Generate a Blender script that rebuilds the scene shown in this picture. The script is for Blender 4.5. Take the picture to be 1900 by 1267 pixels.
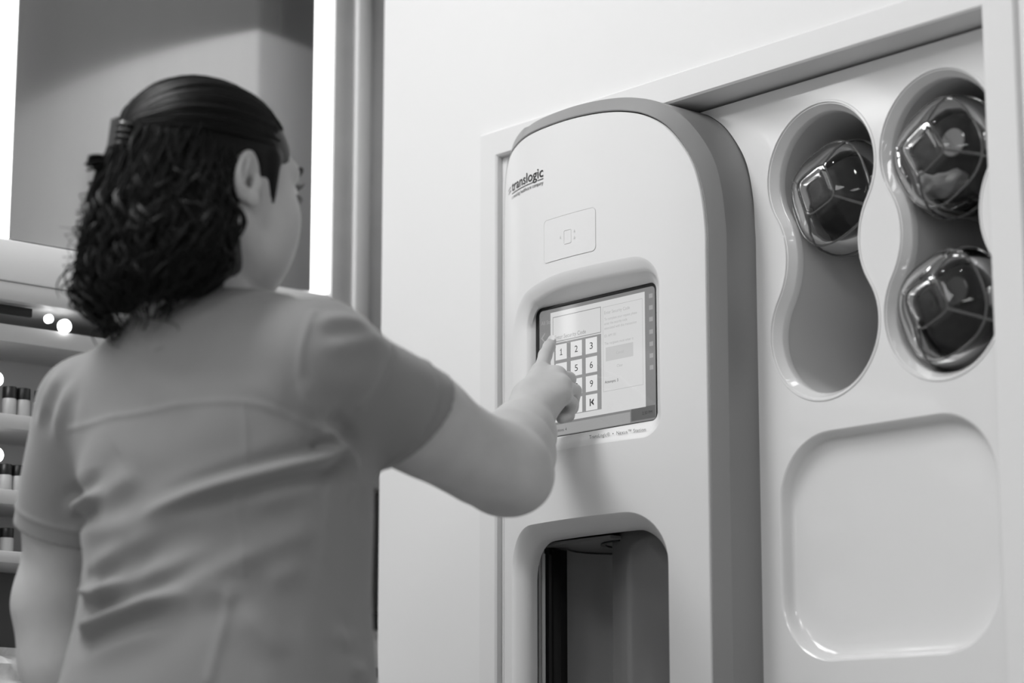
import bpy, bmesh, math, random
import numpy as np
from mathutils import Vector, Matrix
from mathutils.geometry import delaunay_2d_cdt

S = bpy.context.scene
COL = S.collection
for o in list(bpy.data.objects):
    bpy.data.objects.remove(o)
random.seed(7)
rng = np.random.default_rng(11)

# ---------------------------------------------------------------- camera, world, exposure
PITCH = math.atan(880 / 4486)
YAW = math.radians(41.2)
cd = bpy.data.cameras.new('camera')
cam = bpy.data.objects.new('camera', cd)
COL.objects.link(cam)
cd.lens = 85.0
cd.sensor_width = 36.0
cd.clip_start = 0.05
cam.location = (2.224, -2.085, 0.82)
fw = Vector((-math.cos(YAW) * math.cos(PITCH), math.sin(YAW) * math.cos(PITCH), math.sin(PITCH)))
cam.rotation_euler = fw.to_track_quat('-Z', 'Y').to_euler()
cd.dof.use_dof = True
cd.dof.focus_distance = 3.10
cd.dof.aperture_fstop = 2.4
S.camera = cam

W = bpy.data.worlds.new('world')
S.world = W
W.use_nodes = True
W.node_tree.nodes['Background'].inputs[0].default_value = (0.5, 0.5, 0.5, 1)
W.node_tree.nodes['Background'].inputs[1].default_value = 0.25
S.view_settings.view_transform = 'Standard'
S.view_settings.look = 'None'
S.view_settings.exposure = 0.06
S.view_settings.gamma = 1.0
S.view_settings.use_curve_mapping = False

PANEL_W = 12.0      # brightness of the ceiling light panels
SPOT_W = 60.0       # brightness of the small ceiling downlights


# ---------------------------------------------------------------- materials
def mat(name, g, rough=0.5, metal=0.0, spec=0.5, coat=0.0, bump=0.0, bscale=200.0, vary=0.0, vscale=6.0,
        emit=0.0, sheen=0.0, sss=0.0, stretch=None):
    m = bpy.data.materials.new(name)
    m.use_nodes = True
    nt = m.node_tree
    b = nt.nodes['Principled BSDF']
    b.inputs['Base Color'].default_value = (g, g, g, 1)
    b.inputs['Roughness'].default_value = rough
    b.inputs['Metallic'].default_value = metal
    b.inputs['Specular IOR Level'].default_value = spec
    b.inputs['Coat Weight'].default_value = coat
    b.inputs['Coat Roughness'].default_value = 0.05
    b.inputs['Sheen Weight'].default_value = sheen
    b.inputs['Sheen Roughness'].default_value = 0.5
    if sss:
        b.inputs['Subsurface Weight'].default_value = sss
        b.inputs['Subsurface Radius'].default_value = (0.006, 0.006, 0.006)
        b.inputs['Subsurface Scale'].default_value = 1.0
    if emit:
        b.inputs['Emission Color'].default_value = (1, 1, 1, 1)
        b.inputs['Emission Strength'].default_value = emit
    tc = nt.nodes.new('ShaderNodeTexCoord')
    src = tc.outputs['Object']
    if stretch:
        mp = nt.nodes.new('ShaderNodeMapping')
        mp.inputs['Scale'].default_value = stretch
        nt.links.new(src, mp.inputs[0])
        src = mp.outputs[0]
    if vary:
        n = nt.nodes.new('ShaderNodeTexNoise')
        n.inputs['Scale'].default_value = vscale
        n.inputs['Detail'].default_value = 4
        nt.links.new(src, n.inputs['Vector'])
        r = nt.nodes.new('ShaderNodeMapRange')
        r.inputs['From Min'].default_value = 0.3
        r.inputs['From Max'].default_value = 0.7
        r.inputs['To Min'].default_value = g * (1 - vary)
        r.inputs['To Max'].default_value = g * (1 + vary)
        nt.links.new(n.outputs[0], r.inputs[0])
        nt.links.new(r.outputs[0], b.inputs['Base Color'])
    if bump:
        n2 = nt.nodes.new('ShaderNodeTexNoise')
        n2.inputs['Scale'].default_value = bscale
        n2.inputs['Detail'].default_value = 3
        nt.links.new(src, n2.inputs['Vector'])
        bp = nt.nodes.new('ShaderNodeBump')
        bp.inputs['Strength'].default_value = bump
        bp.inputs['Distance'].default_value = 0.002
        nt.links.new(n2.outputs[0], bp.inputs['Height'])
        nt.links.new(bp.outputs[0], b.inputs['Normal'])
    return m


def emission(name, strength, g=1.0):
    m = bpy.data.materials.new(name)
    m.use_nodes = True
    nt = m.node_tree
    nt.nodes.clear()
    e = nt.nodes.new('ShaderNodeEmission')
    e.inputs[0].default_value = (g, g, g, 1)
    e.inputs[1].default_value = strength
    o = nt.nodes.new('ShaderNodeOutputMaterial')
    nt.links.new(e.outputs[0], o.inputs[0])
    return m


def clear_plastic(name, tint, rough=0.02, refl=1.0):
    """thin smoked plastic: tinted see-through with a Fresnel reflection on top"""
    m = bpy.data.materials.new(name)
    m.use_nodes = True
    nt = m.node_tree
    nt.nodes.clear()
    t = nt.nodes.new('ShaderNodeBsdfTransparent')
    t.inputs[0].default_value = (tint, tint, tint, 1)
    g = nt.nodes.new('ShaderNodeBsdfGlossy')
    g.inputs['Roughness'].default_value = rough
    g.inputs[0].default_value = (refl, refl, refl, 1)
    f = nt.nodes.new('ShaderNodeFresnel')
    f.inputs[0].default_value = 1.42
    mx = nt.nodes.new('ShaderNodeMixShader')
    o = nt.nodes.new('ShaderNodeOutputMaterial')
    nt.links.new(f.outputs[0], mx.inputs[0])
    nt.links.new(t.outputs[0], mx.inputs[1])
    nt.links.new(g.outputs[0], mx.inputs[2])
    nt.links.new(mx.outputs[0], o.inputs[0])
    return m


M = dict(
    wall=mat('white_wall_paint', 0.80, 0.55, spec=0.3, bump=0.02, bscale=300),
    frame=mat('white_frame_paint', 0.76, 0.45, spec=0.3),
    lacquer=mat('white_lacquer', 0.76, 0.05, spec=0.5, coat=0.3),
    panel=mat('white_station_plastic', 0.78, 0.32, spec=0.35, bump=0.01, bscale=500),
    grey=mat('grey_station_shell', 0.265, 0.42, spec=0.5, bump=0.03, bscale=900),
    niche=mat('niche_lining', 0.60, 0.5, spec=0.3),
    groove=mat('dark_gap', 0.015, 0.7),
    black=mat('black_bezel', 0.006, 0.15, spec=0.5),
    dark=mat('dark_chamber', 0.07, 0.35, spec=0.5),
    brushed=mat('brushed_dark_metal', 0.60, 0.34, metal=0.35, bump=0.15, bscale=60, stretch=(30, 30, 1)),
    door=mat('smoked_door', 0.17, 0.22, spec=0.6, coat=0.3, vary=0.06, vscale=9),
    pale_trim=mat('pale_glint_trim', 0.85, 0.3),  # whitish, not metal: on the hatch edge the glint is put into the colour
    floor=mat('grey_vinyl_floor', 0.32, 0.4, vary=0.1, vscale=3),
    ceil=mat('ceiling_white', 0.62, 0.8),
    laminate=mat('grey_glossy_laminate', 0.56, 0.12, metal=0.80, spec=0.6, coat=0.0, vary=0.04, vscale=14, stretch=(1, 1, 0.15)),
    post=mat('grey_post', 0.52, 0.4, vary=0.05, vscale=20),
    post_light=mat('light_grey_post', 0.75, 0.4),
    fascia=mat('white_fascia', 0.88, 0.4),
    shelf=mat('grey_shelf', 0.58, 0.45),
    shelf_back=mat('shelf_back_panel', 0.5, 0.5),
    ink=mat('dark_ink', 0.03, 0.5),
    baffle=mat('dark_baffle', 0.10, 0.6),
    faint=mat('faint_relief', 0.62, 0.4),
    led=emission('led_strip_light', 3.0),
    puck=emission('puck_light', 6.0),
    diffuser=emission('ceiling_diffuser', PANEL_W),
    downlight=emission('downlight_glow', SPOT_W),
)


# ---------------------------------------------------------------- mesh helpers
def link(name, me, m, parent=None, smooth=True, loc=None):
    o = bpy.data.objects.new(name, me)
    COL.objects.link(o)
    ms = m if isinstance(m, (list, tuple)) else [m]
    for x in ms:
        me.materials.append(x)
    if smooth:
        me.shade_smooth()
    if parent:
        o.parent = parent
    if loc:
        o.location = loc
    return o


def mesh(name, verts, faces, m, parent=None, smooth=True, fmat=None, sharp=None, loc=None):
    me = bpy.data.meshes.new(name)
    me.from_pydata([tuple(map(float, v)) for v in verts], [], [tuple(int(i) for i in f) for f in faces])
    me.update()
    o = link(name, me, m, parent, smooth, loc)
    if fmat is not None:
        me.polygons.foreach_set('material_index', np.asarray(fmat, dtype=np.int32))
    if sharp:
        me.set_sharp_from_angle(angle=math.radians(sharp))
    return o


def tag(o, label=None, cat=None, group=None, kind=None):
    if label: o['label'] = label
    if cat: o['category'] = cat
    if group: o['group'] = group
    if kind: o['kind'] = kind
    return o


def empty(name, loc=(0, 0, 0)):
    o = bpy.data.objects.new(name, None)
    COL.objects.link(o)
    o.location = loc
    o.empty_display_size = 0.05
    return o


class MB:
    """collects pieces into ONE mesh object"""
    def __init__(s):
        s.v, s.f, s.m = [], [], []

    def add(s, verts, faces, mi=0):
        n = len(s.v)
        s.v += [tuple(v) for v in verts]
        for f in faces:
            s.f.append(tuple(i + n for i in f))
            s.m.append(mi)
        return s

    def box(s, x0, x1, y0, y1, z0, z1, bev=0.0, mi=0):
        bm = bmesh.new()
        bmesh.ops.create_cube(bm, size=1.0)
        for v in bm.verts:
            v.co = ((x0 + x1) / 2 + v.co.x * (x1 - x0), (y0 + y1) / 2 + v.co.y * (y1 - y0), (z0 + z1) / 2 + v.co.z * (z1 - z0))
        if bev:
            bmesh.ops.bevel(bm, geom=bm.edges[:], offset=bev, segments=2, affect='EDGES', profile=0.5)
        bm.verts.index_update()
        s.add([v.co[:] for v in bm.verts], [[v.index for v in f.verts] for f in bm.faces], mi)
        bm.free()
        return s

    def loft(s, loops, closed=True, cap0=False, cap1=False, mi=0):
        n = len(loops[0])
        vs = [p for l in loops for p in l]
        fs = []
        for k in range(len(loops) - 1):
            a, b = k * n, (k + 1) * n
            for i in range(n if closed else n - 1):
                j = (i + 1) % n
                fs.append((a + i, a + j, b + j, b + i))
        if cap0: fs.append(tuple(reversed(range(n))))
        if cap1: fs.append(tuple(range((len(loops) - 1) * n, len(loops) * n)))
        return s.add(vs, fs, mi)

    def lathe(s, prof, n=24, centre=(0, 0, 0), axis='z', mi=0, cap=True):
        loops = []
        for r, h in prof:
            l = []
            for i in range(n):
                a = 2 * math.pi * i / n
                c, d = r * math.cos(a), r * math.sin(a)
                p = (c, d, h) if axis == 'z' else ((c, h, d) if axis == 'y' else (h, c, d))
                l.append((centre[0] + p[0], centre[1] + p[1], centre[2] + p[2]))
            loops.append(l)
        return s.loft(loops, True, cap, cap, mi)

    def tube(s, pts, r, n=6, mi=0, cap=True):
        pts = [Vector(p) for p in pts]
        loops = []
        up = None
        for i, p in enumerate(pts):
            t = (pts[min(i + 1, len(pts) - 1)] - pts[max(i - 1, 0)]).normalized()
            if up is None:
                up = t.orthogonal().normalized()
            up = (up - t * up.dot(t)).normalized()
            w = t.cross(up)
            rr = r[i] if isinstance(r, (list, tuple, np.ndarray)) else r
            loops.append([p + (up * math.cos(2 * math.pi * k / n) + w * math.sin(2 * math.pi * k / n)) * rr for k in range(n)])
        return s.loft(loops, True, cap, cap, mi)

    def obj(s, name, m, parent=None, smooth=True, sharp=35, loc=None):
        return mesh(name, s.v, s.f, m, parent, smooth, s.m, sharp if smooth else None, loc)


def boxobj(name, x0, x1, y0, y1, z0, z1, m, parent=None, bev=0.002):
    return MB().box(x0, x1, y0, y1, z0, z1, bev).obj(name, m, parent)


def rrect(x0, x1, z0, z1, r, n=10, m=8):
    """rounded rectangle in the x-z plane; r one radius or four (bl, br, tr, tl); n points on a corner, m on a side"""
    r = [r] * 4 if not isinstance(r, (list, tuple)) else r
    cs = [(x0 + r[0], z0 + r[0], 180, r[0]), (x1 - r[1], z0 + r[1], 270, r[1]), (x1 - r[2], z1 - r[2], 0, r[2]), (x0 + r[3], z1 - r[3], 90, r[3])]
    arcs = []
    for cx, cz, a0, rr in cs:
        arcs.append([(cx + rr * math.cos(math.radians(a0 + 90 * i / n)), cz + rr * math.sin(math.radians(a0 + 90 * i / n))) for i in range(n + 1)])
    out = []
    for k in range(4):
        out += arcs[k]
        a, b = arcs[k][-1], arcs[(k + 1) % 4][0]
        for i in range(1, m):
            t = i / m
            out.append((a[0] + (b[0] - a[0]) * t, a[1] + (b[1] - a[1]) * t))
    return out


def catmull(pts, n=6):
    out = []
    for i in range(len(pts) - 1):
        p0, p1, p2, p3 = [np.array(pts[min(max(k, 0), len(pts) - 1)]) for k in (i - 1, i, i + 1, i + 2)]
        for k in range(n):
            t = k / n
            out.append(tuple(0.5 * ((2 * p1) + (-p0 + p2) * t + (2 * p0 - 5 * p1 + 4 * p2 - p3) * t * t + (-p0 + 3 * p1 - 3 * p2 + p3) * t ** 3)))
    out.append(tuple(pts[-1]))
    return out

def inside(poly, pts):
    poly = np.asarray(poly)
    x, y = pts[:, 0], pts[:, 1]
    res = np.zeros(len(pts), bool)
    x0, y0 = poly[-1]
    for x1, y1 in poly:
        c = ((y1 > y) != (y0 > y)) & (x < (x0 - x1) * (y - y1) / ((y0 - y1) if y0 != y1 else 1e-12) + x1)
        res ^= c
        x0, y0 = x1, y1
    return res


def plate(outer, holes, grid=None):
    """triangulate the region between an outline and its holes; grid: inner points every (dx, dz)"""
    pts, edges = [], []
    for lp in [outer] + holes:
        n0 = len(pts)
        pts += [tuple(p) for p in lp]
        edges += [(n0 + i, n0 + (i + 1) % len(lp)) for i in range(len(lp))]
    if grid:
        o = np.asarray(outer)
        gx, gz = np.meshgrid(np.arange(o[:, 0].min() + grid[0] / 2, o[:, 0].max(), grid[0]), np.arange(o[:, 1].min() + grid[1] / 2, o[:, 1].max(), grid[1]))
        g = np.stack([gx.ravel(), gz.ravel()], 1)
        k = inside(outer, g)
        for h in holes: k &= ~inside(h, g)
        g = g[k]
        # keep clear of the outlines
        allp = np.asarray(pts)
        d = np.sqrt(((g[:, None, :] - allp[None]) ** 2).sum(-1)).min(1)
        pts += [tuple(p) for p in g[d > min(grid) * 0.45]]
    r = delaunay_2d_cdt([Vector(p) for p in pts], edges, [], 0, 1e-7)
    v = np.array([p[:] for p in r[0]])
    f = np.array([t for t in r[2] if len(t) == 3])
    c = v[f].mean(1)
    k = inside(outer, c)
    for h in holes: k &= ~inside(h, c)
    return v, f[k]


def text2d(body, size=1.0, spacing=1.0, bold=0.0):
    """flat lettering as (verts, faces), left aligned on its baseline"""
    cu = bpy.data.curves.new('lettering', 'FONT')
    cu.body = body
    cu.size = size
    cu.space_character = spacing
    cu.resolution_u = 3
    cu.offset = bold
    ob = bpy.data.objects.new('lettering', cu)
    COL.objects.link(ob)
    dg = bpy.context.evaluated_depsgraph_get()
    dg.update()
    ev = ob.evaluated_get(dg)
    me = ev.to_mesh()
    v = np.array([p.co[:2] for p in me.vertices]) if len(me.vertices) else np.zeros((0, 2))
    f = [tuple(p.vertices) for p in me.polygons]
    ev.to_mesh_clear()
    bpy.data.objects.remove(ob)
    bpy.data.curves.remove(cu)
    return v, f


# ================================================================ THE ROOM
tag(boxobj('floor', -1.5, 4.2, -4.2, 1.7, -0.1, 0, M['floor'], bev=0), 'grey vinyl floor', None, None, 'structure')
tag(boxobj('ceiling', -1.5, 4.2, -4.2, 1.7, 2.9, 3.0, M['ceil'], bev=0), 'white ceiling', None, None, 'structure')
tag(boxobj('wall_left', -1.5, -1.1, -4.2, 1.7, 0, 2.9, M['wall'], bev=0), 'wall behind the grey cabinet', None, None, 'structure')
tag(boxobj('wall_rear', -1.1, 4.0, -4.2, -4.0, 0, 2.9, M['wall'], bev=0), 'white wall behind the viewer', None, None, 'structure')
tag(boxobj('wall_far', -1.1, 4.0, 1.5, 1.7, 0, 2.9, M['wall'], bev=0), 'wall behind the partition', None, None, 'structure')
tag(boxobj('wall_side', 4.0, 4.2, -4.0, 1.5, 0, 2.9, M['wall'], bev=0), 'white wall at the right end', None, None, 'structure')

WALL_TOP = 2.017
YF, YW, YB = 0.030, 0.036, 0.080          # frame front, wall front, storage panel
RX0, RX1, RZ0, RZ1 = -0.225, 0.611, 0.06, 1.716   # the recess
# the white wall: front skin with the recess cut out, and its body behind
r_ = [(RX0 - .004, RZ0 - .004), (RX1 + .004, RZ0 - .004), (RX1 + .004, RZ1 + .004), (RX0 - .004, RZ1 + .004)]
v, f = plate([(-0.487, 0), (4.0, 0), (4.0, WALL_TOP), (-0.487, WALL_TOP)], [r_])
mb = MB()
mb.add([(p[0], YW, p[1]) for p in v], [tuple(t) for t in f])
o_ = [(-0.487, 0), (4.0, 0), (4.0, WALL_TOP), (-0.487, WALL_TOP)]
mb.loft([[(x, YW, z) for x, z in o_], [(x, 0.55, z) for x, z in o_]], True, False, True)
mb.loft([[(x, YW, z) for x, z in r_], [(x, 0.5, z) for x, z in r_]], True, False, True)
tag(mb.obj('wall_right', M['wall'], smooth=False), 'white wall that holds the delivery station', None, None, 'structure')
# the frame round the recess, a little proud of the wall
mb = MB()
r_ = [(RX0, RZ0), (RX1, RZ0), (RX1, RZ1), (RX0, RZ1)]
fo = [(RX0 - 0.036, RZ0 - 0.036), (RX1 + 0.046, RZ0 - 0.036), (RX1 + 0.046, RZ1 + 0.038), (RX0 - 0.036, RZ1 + 0.038)]
def inset(l, d):
    return [(x + (d if i in (0, 3) else -d), z + (d if i in (0, 1) else -d)) for i, (x, z) in enumerate(l)]
b = 0.0025
mb.loft([[(x, YW + 0.001, z) for x, z in fo], [(x, YF + b, z) for x, z in fo], [(x, YF, z) for x, z in inset(fo, b)],
         [(x, YF, z) for x, z in inset(r_, -b)], [(x, YF + b, z) for x, z in r_], [(x, 0.11, z) for x, z in r_]], True)
tag(mb.obj('trim_1', M['frame'], sharp=25), 'white frame around the recess', None, None, 'structure')

tag(boxobj('added_baffle', -0.487, 4.0, YW + 0.002, 0.1, WALL_TOP, 2.9, M['baffle'], bev=0), 'dark header added unseen above the white wall to darken the cabinet door reflection', None, None, 'structure')  # unseen, added so the glossy cabinet door mirrors something dark up here

tag(boxobj('trim_3', RX0 + 0.0005, -0.15, 0.041, 0.05, RZ0, RZ1 - .0005, M['frame'], bev=0), 'white filler strip at the left edge of the recess', None, None, 'structure')
# ================================================================ STORAGE PANEL with its pockets
st = tag(empty('carrier_storage_unit', (0.41, YB, RZ0 + 0.02)), 'glossy white storage panel with two figure-eight holes and a shallow tray pocket', 'storage panel')
def child(o, root):
    """keep world coordinates under an Empty"""
    o.parent = root
    o.matrix_parent_inverse = Matrix.Translation(-root.location)
    return o

def eight(cx, z_up, z_lo, r, waist):
    """outline of two circles joined by concave flanks, counter-clockwise"""
    h = (z_up - z_lo) / 2
    zc = (z_up + z_lo) / 2
    rho = (h * h + waist * waist - r * r) / (2 * (r - waist))
    pc = (waist + rho, 0.0)
    a = math.atan2(h, pc[0])                    # direction from lower centre (0,-h) to flank centre
    pts = []
    for i in range(41):                          # upper circle, right flank to left flank over the top
        t = -a + (math.pi + 2 * a) * i / 40
        pts.append((r * math.cos(t), h + r * math.sin(t)))
    for i in range(1, 16):                       # left flank
        t = a - 2 * a * i / 16
        pts.append((-pc[0] + rho * math.cos(t), rho * math.sin(t)))
    for i in range(41):
        t = math.pi - a + (math.pi + 2 * a) * i / 40
        pts.append((r * math.cos(t), -h + r * math.sin(t)))
    for i in range(1, 16):
        t = math.pi + a - 2 * a * i / 16
        pts.append((pc[0] + rho * math.cos(t), rho * math.sin(t)))
    return [(cx + x, zc + z) for x, z in pts]

HOLES = [(0.322, 1.592, 1.397), (0.503, 1.592, 1.397)]
TRAY = (0.243, 0.572, 0.998, 1.272)
out = [eight(cx, zu, zl, 0.0885, 0.0595) for cx, zu, zl in HOLES]
tray_o = rrect(*TRAY, 0.082, 14, 8)
BX0, BX1, BZ0, BZ1 = 0.211, RX1 - 0.002, RZ0 + 0.004, RZ1 - 0.0045
po = [(BX0, BZ0), (BX1, BZ0), (BX1, BZ1), (0.114, BZ1)] + catmull([(0.116, 1.7125), (0.138, 1.7025), (0.1675, 1.6785), (0.1970, 1.6345), (0.2090, 1.588), (0.2122, 1.545)], 6) + [(0.2122, 1.50)]
v, f = plate(po, out + [tray_o])
mb = MB()
mb.add([(p[0], YB, p[1]) for p in v], [tuple(t) for t in f])
mb.loft([[(x, YB, z) for x, z in po], [(x, YB + 0.012, z) for x, z in po]], True)
child(mb.obj('panel_face', M['lacquer'], sharp=25), st)
for cx, zu, zl in HOLES:
    mb = MB()
    prof_ = [(0.0895, 0.0605, YB + 0.0002), (0.0885, 0.0595, YB - 0.0012), (0.0865, 0.058, YB - 0.0012), (0.0855, 0.057, YB + 0.001),
             (0.0845, 0.056, YB + 0.001), (0.0800, 0.052, YB + 0.0085), (0.0785, 0.0505, YB + 0.0105), (0.0775, 0.0495, YB + 0.0125), (0.0775, 0.0495, YB + 0.022)]
    mb.loft([[(x, y, z) for x, z in eight(cx, zu, zl, r, w)] for r, w, y in prof_], True)
    child(mb.obj('rim_ring', M['lacquer'], sharp=40), st)
    mb = MB()
    mb.loft([[(x, y, z) for x, z in eight(cx, zu, zl, 0.0782, 0.0502)] for y in (YB + 0.021, YB + 0.2, YB + 0.38)], True, False, True)
    child(mb.obj('niche', M['niche'], sharp=40), st)
# the tray: soft lip, then a shallow bowl
x0, x1, z0, z1 = TRAY
mb = MB()
loops = []
def trl(d, y):
    return [(x, y, z) for x, z in rrect(x0 + d, x1 - d, z0 + d, z1 - d, max(0.082 - d * 0.75, 0.001) if d < .1 else 0.0008, 14, 8)]
for d, y in ((0, 0), (0.0015, 0.0008), (0.003, 0.003), (0.0045, 0.008), (0.006, 0.0125), (0.009, 0.0155), (0.014, 0.0172), (0.022, 0.0184), (0.04, 0.0196), (0.06, 0.0203), (0.085, 0.0208), (0.11, 0.021), (0.133, 0.0212)):
    loops.append(trl(d, YB + y))
mb.loft(loops, True, False, True)
child(mb.obj('tray_pocket', M['lacquer'], sharp=60), st)

# ================================================================ DELIVERY STATION
def prof(x):
    return -0.028 + x * x / 1.24 + 1.55 * max(0, -x - 0.09) ** 2 + 1.0 * max(0, x - 0.13) ** 2

station = tag(empty('delivery_station', (0, 0.1, 0)), 'tall white tube station with grey shell, touchscreen and arched hatch, standing in the wall recess', 'delivery station')
TOP = [(0.1965, 1.50), (0.1962, 1.535), (0.191, 1.583), (0.1785, 1.625), (0.151, 1.6655), (0.12, 1.688), (0.0865, 1.7), (0.05, 1.7065),
       (0.0, 1.7105), (-0.05, 1.7115), (-0.10, 1.7105), (-0.1375, 1.706), (-0.164, 1.6985), (-0.183, 1.684), (-0.193, 1.662), (-0.198, 1.63), (-0.2, 1.59), (-0.2, 1.55)]
ZB = 0.10
top_c = catmull(TOP, 5)
def side(a, b, n=24):
    return [(a[0] + (b[0] - a[0]) * i / n, a[1] + (b[1] - a[1]) * i / n) for i in range(1, n)]
# counter-clockwise outline starting bottom right
OUT = [(0.1935, ZB)] + side((0.1935, ZB), top_c[0]) + top_c + side(top_c[-1], (-0.2, ZB)) + [(-0.2, ZB)] + side((-0.2, ZB), (0.1935, ZB), 20)
def offset(poly, d):
    p = np.array(poly)
    t = np.roll(p, -1, 0) - np.roll(p, 1, 0)
    t /= np.linalg.norm(t, axis=1)[:, None]
    nrm = np.stack([t[:, 1], -t[:, 0]], 1)
    d = np.asarray(d)
    q = p + nrm * (d[:, None] if d.ndim else d)
    return [tuple(x) for x in q]
# wider band over the top than along the sides
ang = np.array([min(1, max(0, (z - 1.56) / 0.13)) for x, z in OUT])
lef = np.array([1.0 if x < -0.1 else 0.0 for x, z in OUT]) * (1 - ang)
band = (0.0165 + 0.0045 * ang) * (1 - lef) + 0.005 * lef
# white front panel with the screen and hatch cut out
SC_O = (-0.1545, 0.1365, 1.278, 1.5095)
HT_O = (-0.156, 0.1435, 0.60, 1.1885)
def hood(l):                                   # the hood slopes down to its far side
    return [(x, z - 1.5 * max(0, -0.02 - x) ** 2 * min(1, max(0, (z - 1.34) / 0.12))) for x, z in l]
sc_o = hood(rrect(*SC_O, (0.030, 0.030, 0.042, 0.050), 12, 12))
ht_o = rrect(*HT_O, (0.05, 0.05, 0.066, 0.058), 12, 14)
v, f = plate(offset(OUT, -0.0012), [sc_o, ht_o], (0.012, 0.03))
mb = MB()
mb.add([(p[0], prof(p[0]), p[1]) for p in v], [tuple(t) for t in f])
e0 = offset(OUT, -0.0012)
mb.loft([[(x, prof(x), z) for x, z in e0], [(x, prof(x) + 0.0012, z) for x, z in offset(OUT, 0.0)], [(x, prof(x) + 0.006, z) for x, z in offset(OUT, 0.0)]], True)
# rolled lips of the two openings
def lip(o, steps):
    x0, x1, z0, z1 = o[0]
    loops = []
    for (dl, dr, db, dt, y, flat) in steps:
        l = rrect(x0 + dl, x1 - dr, z0 + db, z1 - dt, o[1](min(dl, dt)), o[2], o[3])
        if o[0] is SC_O and flat == 0: l = hood(l)
        loops.append([(x, (prof(x) + y) * (1 - flat) + flat * y, z) for x, z in l])
    mb.loft(loops, True)
sc_r = lambda d: (max(.010, 0.030 - d * .8), max(.010, 0.030 - d * .8), max(.010, 0.042 - d * 1.05), max(.010, 0.050 - d * 1.2))
lip((SC_O, sc_r, 12, 12), [(0, 0, 0, 0, 0, 0), (.003, .0008, .001, .002, .0003, 0), (.010, .003, .004, .007, .0018, 0), (.022, .006, .008, .014, .0048, 0), (.032, .009, .012, .0190, .0075, 0),
                            (.0345, .0095, .0125, .0196, .0088, 0.0), (.0385, .0165, .0195, .0235, .0145, .0), (.0410, .0235, .0245, .0315, .0035, 1.0)])
ht_r = lambda d: (0.05 - d * .5, 0.05 - d * .5, 0.066 - d * .5, 0.058 - d * .5)
lip((HT_O, ht_r, 12, 14), [(0, 0, 0, 0, 0, 0), (.002, .001, .002, .0012, .001, 0), (.007, .004, .01, .005, .006, 0), (.013, .010, .02, .011, .014, 0), (.0165, .0155, .026, .0165, .0225, 0), (.0178, .018, .028, .0185, .028, 0), (.018, .0185, .028, .019, .036, 0)])
fp = child(mb.obj('front_panel', M['panel'], sharp=50), station)
# dark gap and grey shell
mb = MB()
mb.loft([[(x, prof(x) + 0.004, z) for x, z in offset(OUT, -0.001)], [(x, prof(x) + 0.004, z) for x, z in offset(OUT, 0.0022)]], True)
child(mb.obj('shadow_gap', M['groove'], sharp=50), station)
mb = MB()
def ring(d, fy, zmax=9):
    return [(x, fy(x), min(z, zmax)) for x, z in offset(OUT, d)]
Ys = lambda x: prof(x) + (0.0115 if x > -0.12 else 0.008)
mb.loft([ring(0.0018, lambda x: prof(x) + 0.0042), ring(0.0016, lambda x: prof(x) + 0.0008), ring(0.0028, lambda x: prof(x) + 0.0002),
         ring(band - 0.0008, lambda x: Ys(x) - 0.0004), ring(band, lambda x: Ys(x) + 0.0006), ring(band, lambda x: max(0.0285, Ys(x) + .001)), ring(band, lambda x: max(0.0292, Ys(x) + .002), 1.7125),
         ring(band, lambda x: 0.30, 1.7125)], True, False, True)
child(mb.obj('shell', M['grey'], sharp=14), station)
base = MB().box(-0.2, 0.195, -0.0, 0.29, 0.0, ZB + 0.002, 0.004)
child(base.obj('plinth', M['grey']), station)

# card reader pad: thin raised outline and a little card symbol
cr = MB()
def strip(mb, lp, w, off, mi=0, closed=True):
    a, b = offset(lp, w / 2), offset(lp, -w / 2)
    mb.loft([[(x, prof(x) - off, z) for x, z in a], [(x, prof(x) - off - 0.0003, z) for x, z in lp], [(x, prof(x) - off, z) for x, z in b]], closed)
pad = rrect(-0.0655, 0.0352, 1.5275, 1.5845, 0.006, 5, 16)
v, f = plate(pad, [], (0.01, 0.01))
cr.add([(p[0], prof(p[0]) - 0.0004, p[1]) for p in v], [tuple(t) for t in f])
cr.loft([[(x, prof(x) - 0.0004, z) for x, z in pad], [(x, prof(x) + 0.0003, z) for x, z in offset(pad, 0.0003)]], True)
crd = child(cr.obj('card_reader', M['panel'], sharp=30), station)
sy = MB()
strip(sy, pad, 0.0009, 0.0005)
child(sy.obj('outline', M['faint'], crd), station) if False else None
sy2 = MB()
strip(sy2, pad, 0.0008, 0.0004)
strip(sy2, rrect(-0.0235, -0.0095, 1.5455, 1.5635, 0.0015, 3, 3), 0.0009, 0.0005)
for tx, tz, d in ((-0.0305, 1.5565, 1), (-0.003, 1.560, -1), (-0.003, 1.5515, -1)):
    sy2.add([(tx - 0.0015, prof(tx) - 0.0008, tz - 0.0018), (tx + 0.0015, prof(tx) - 0.0008, tz - 0.0018), (tx, prof(tx) - 0.0008, tz + 0.0022)], [(0, 1, 2)])
sb_ = sy2.obj('card_symbol', M['faint'], None)
sb_.parent = crd

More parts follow.
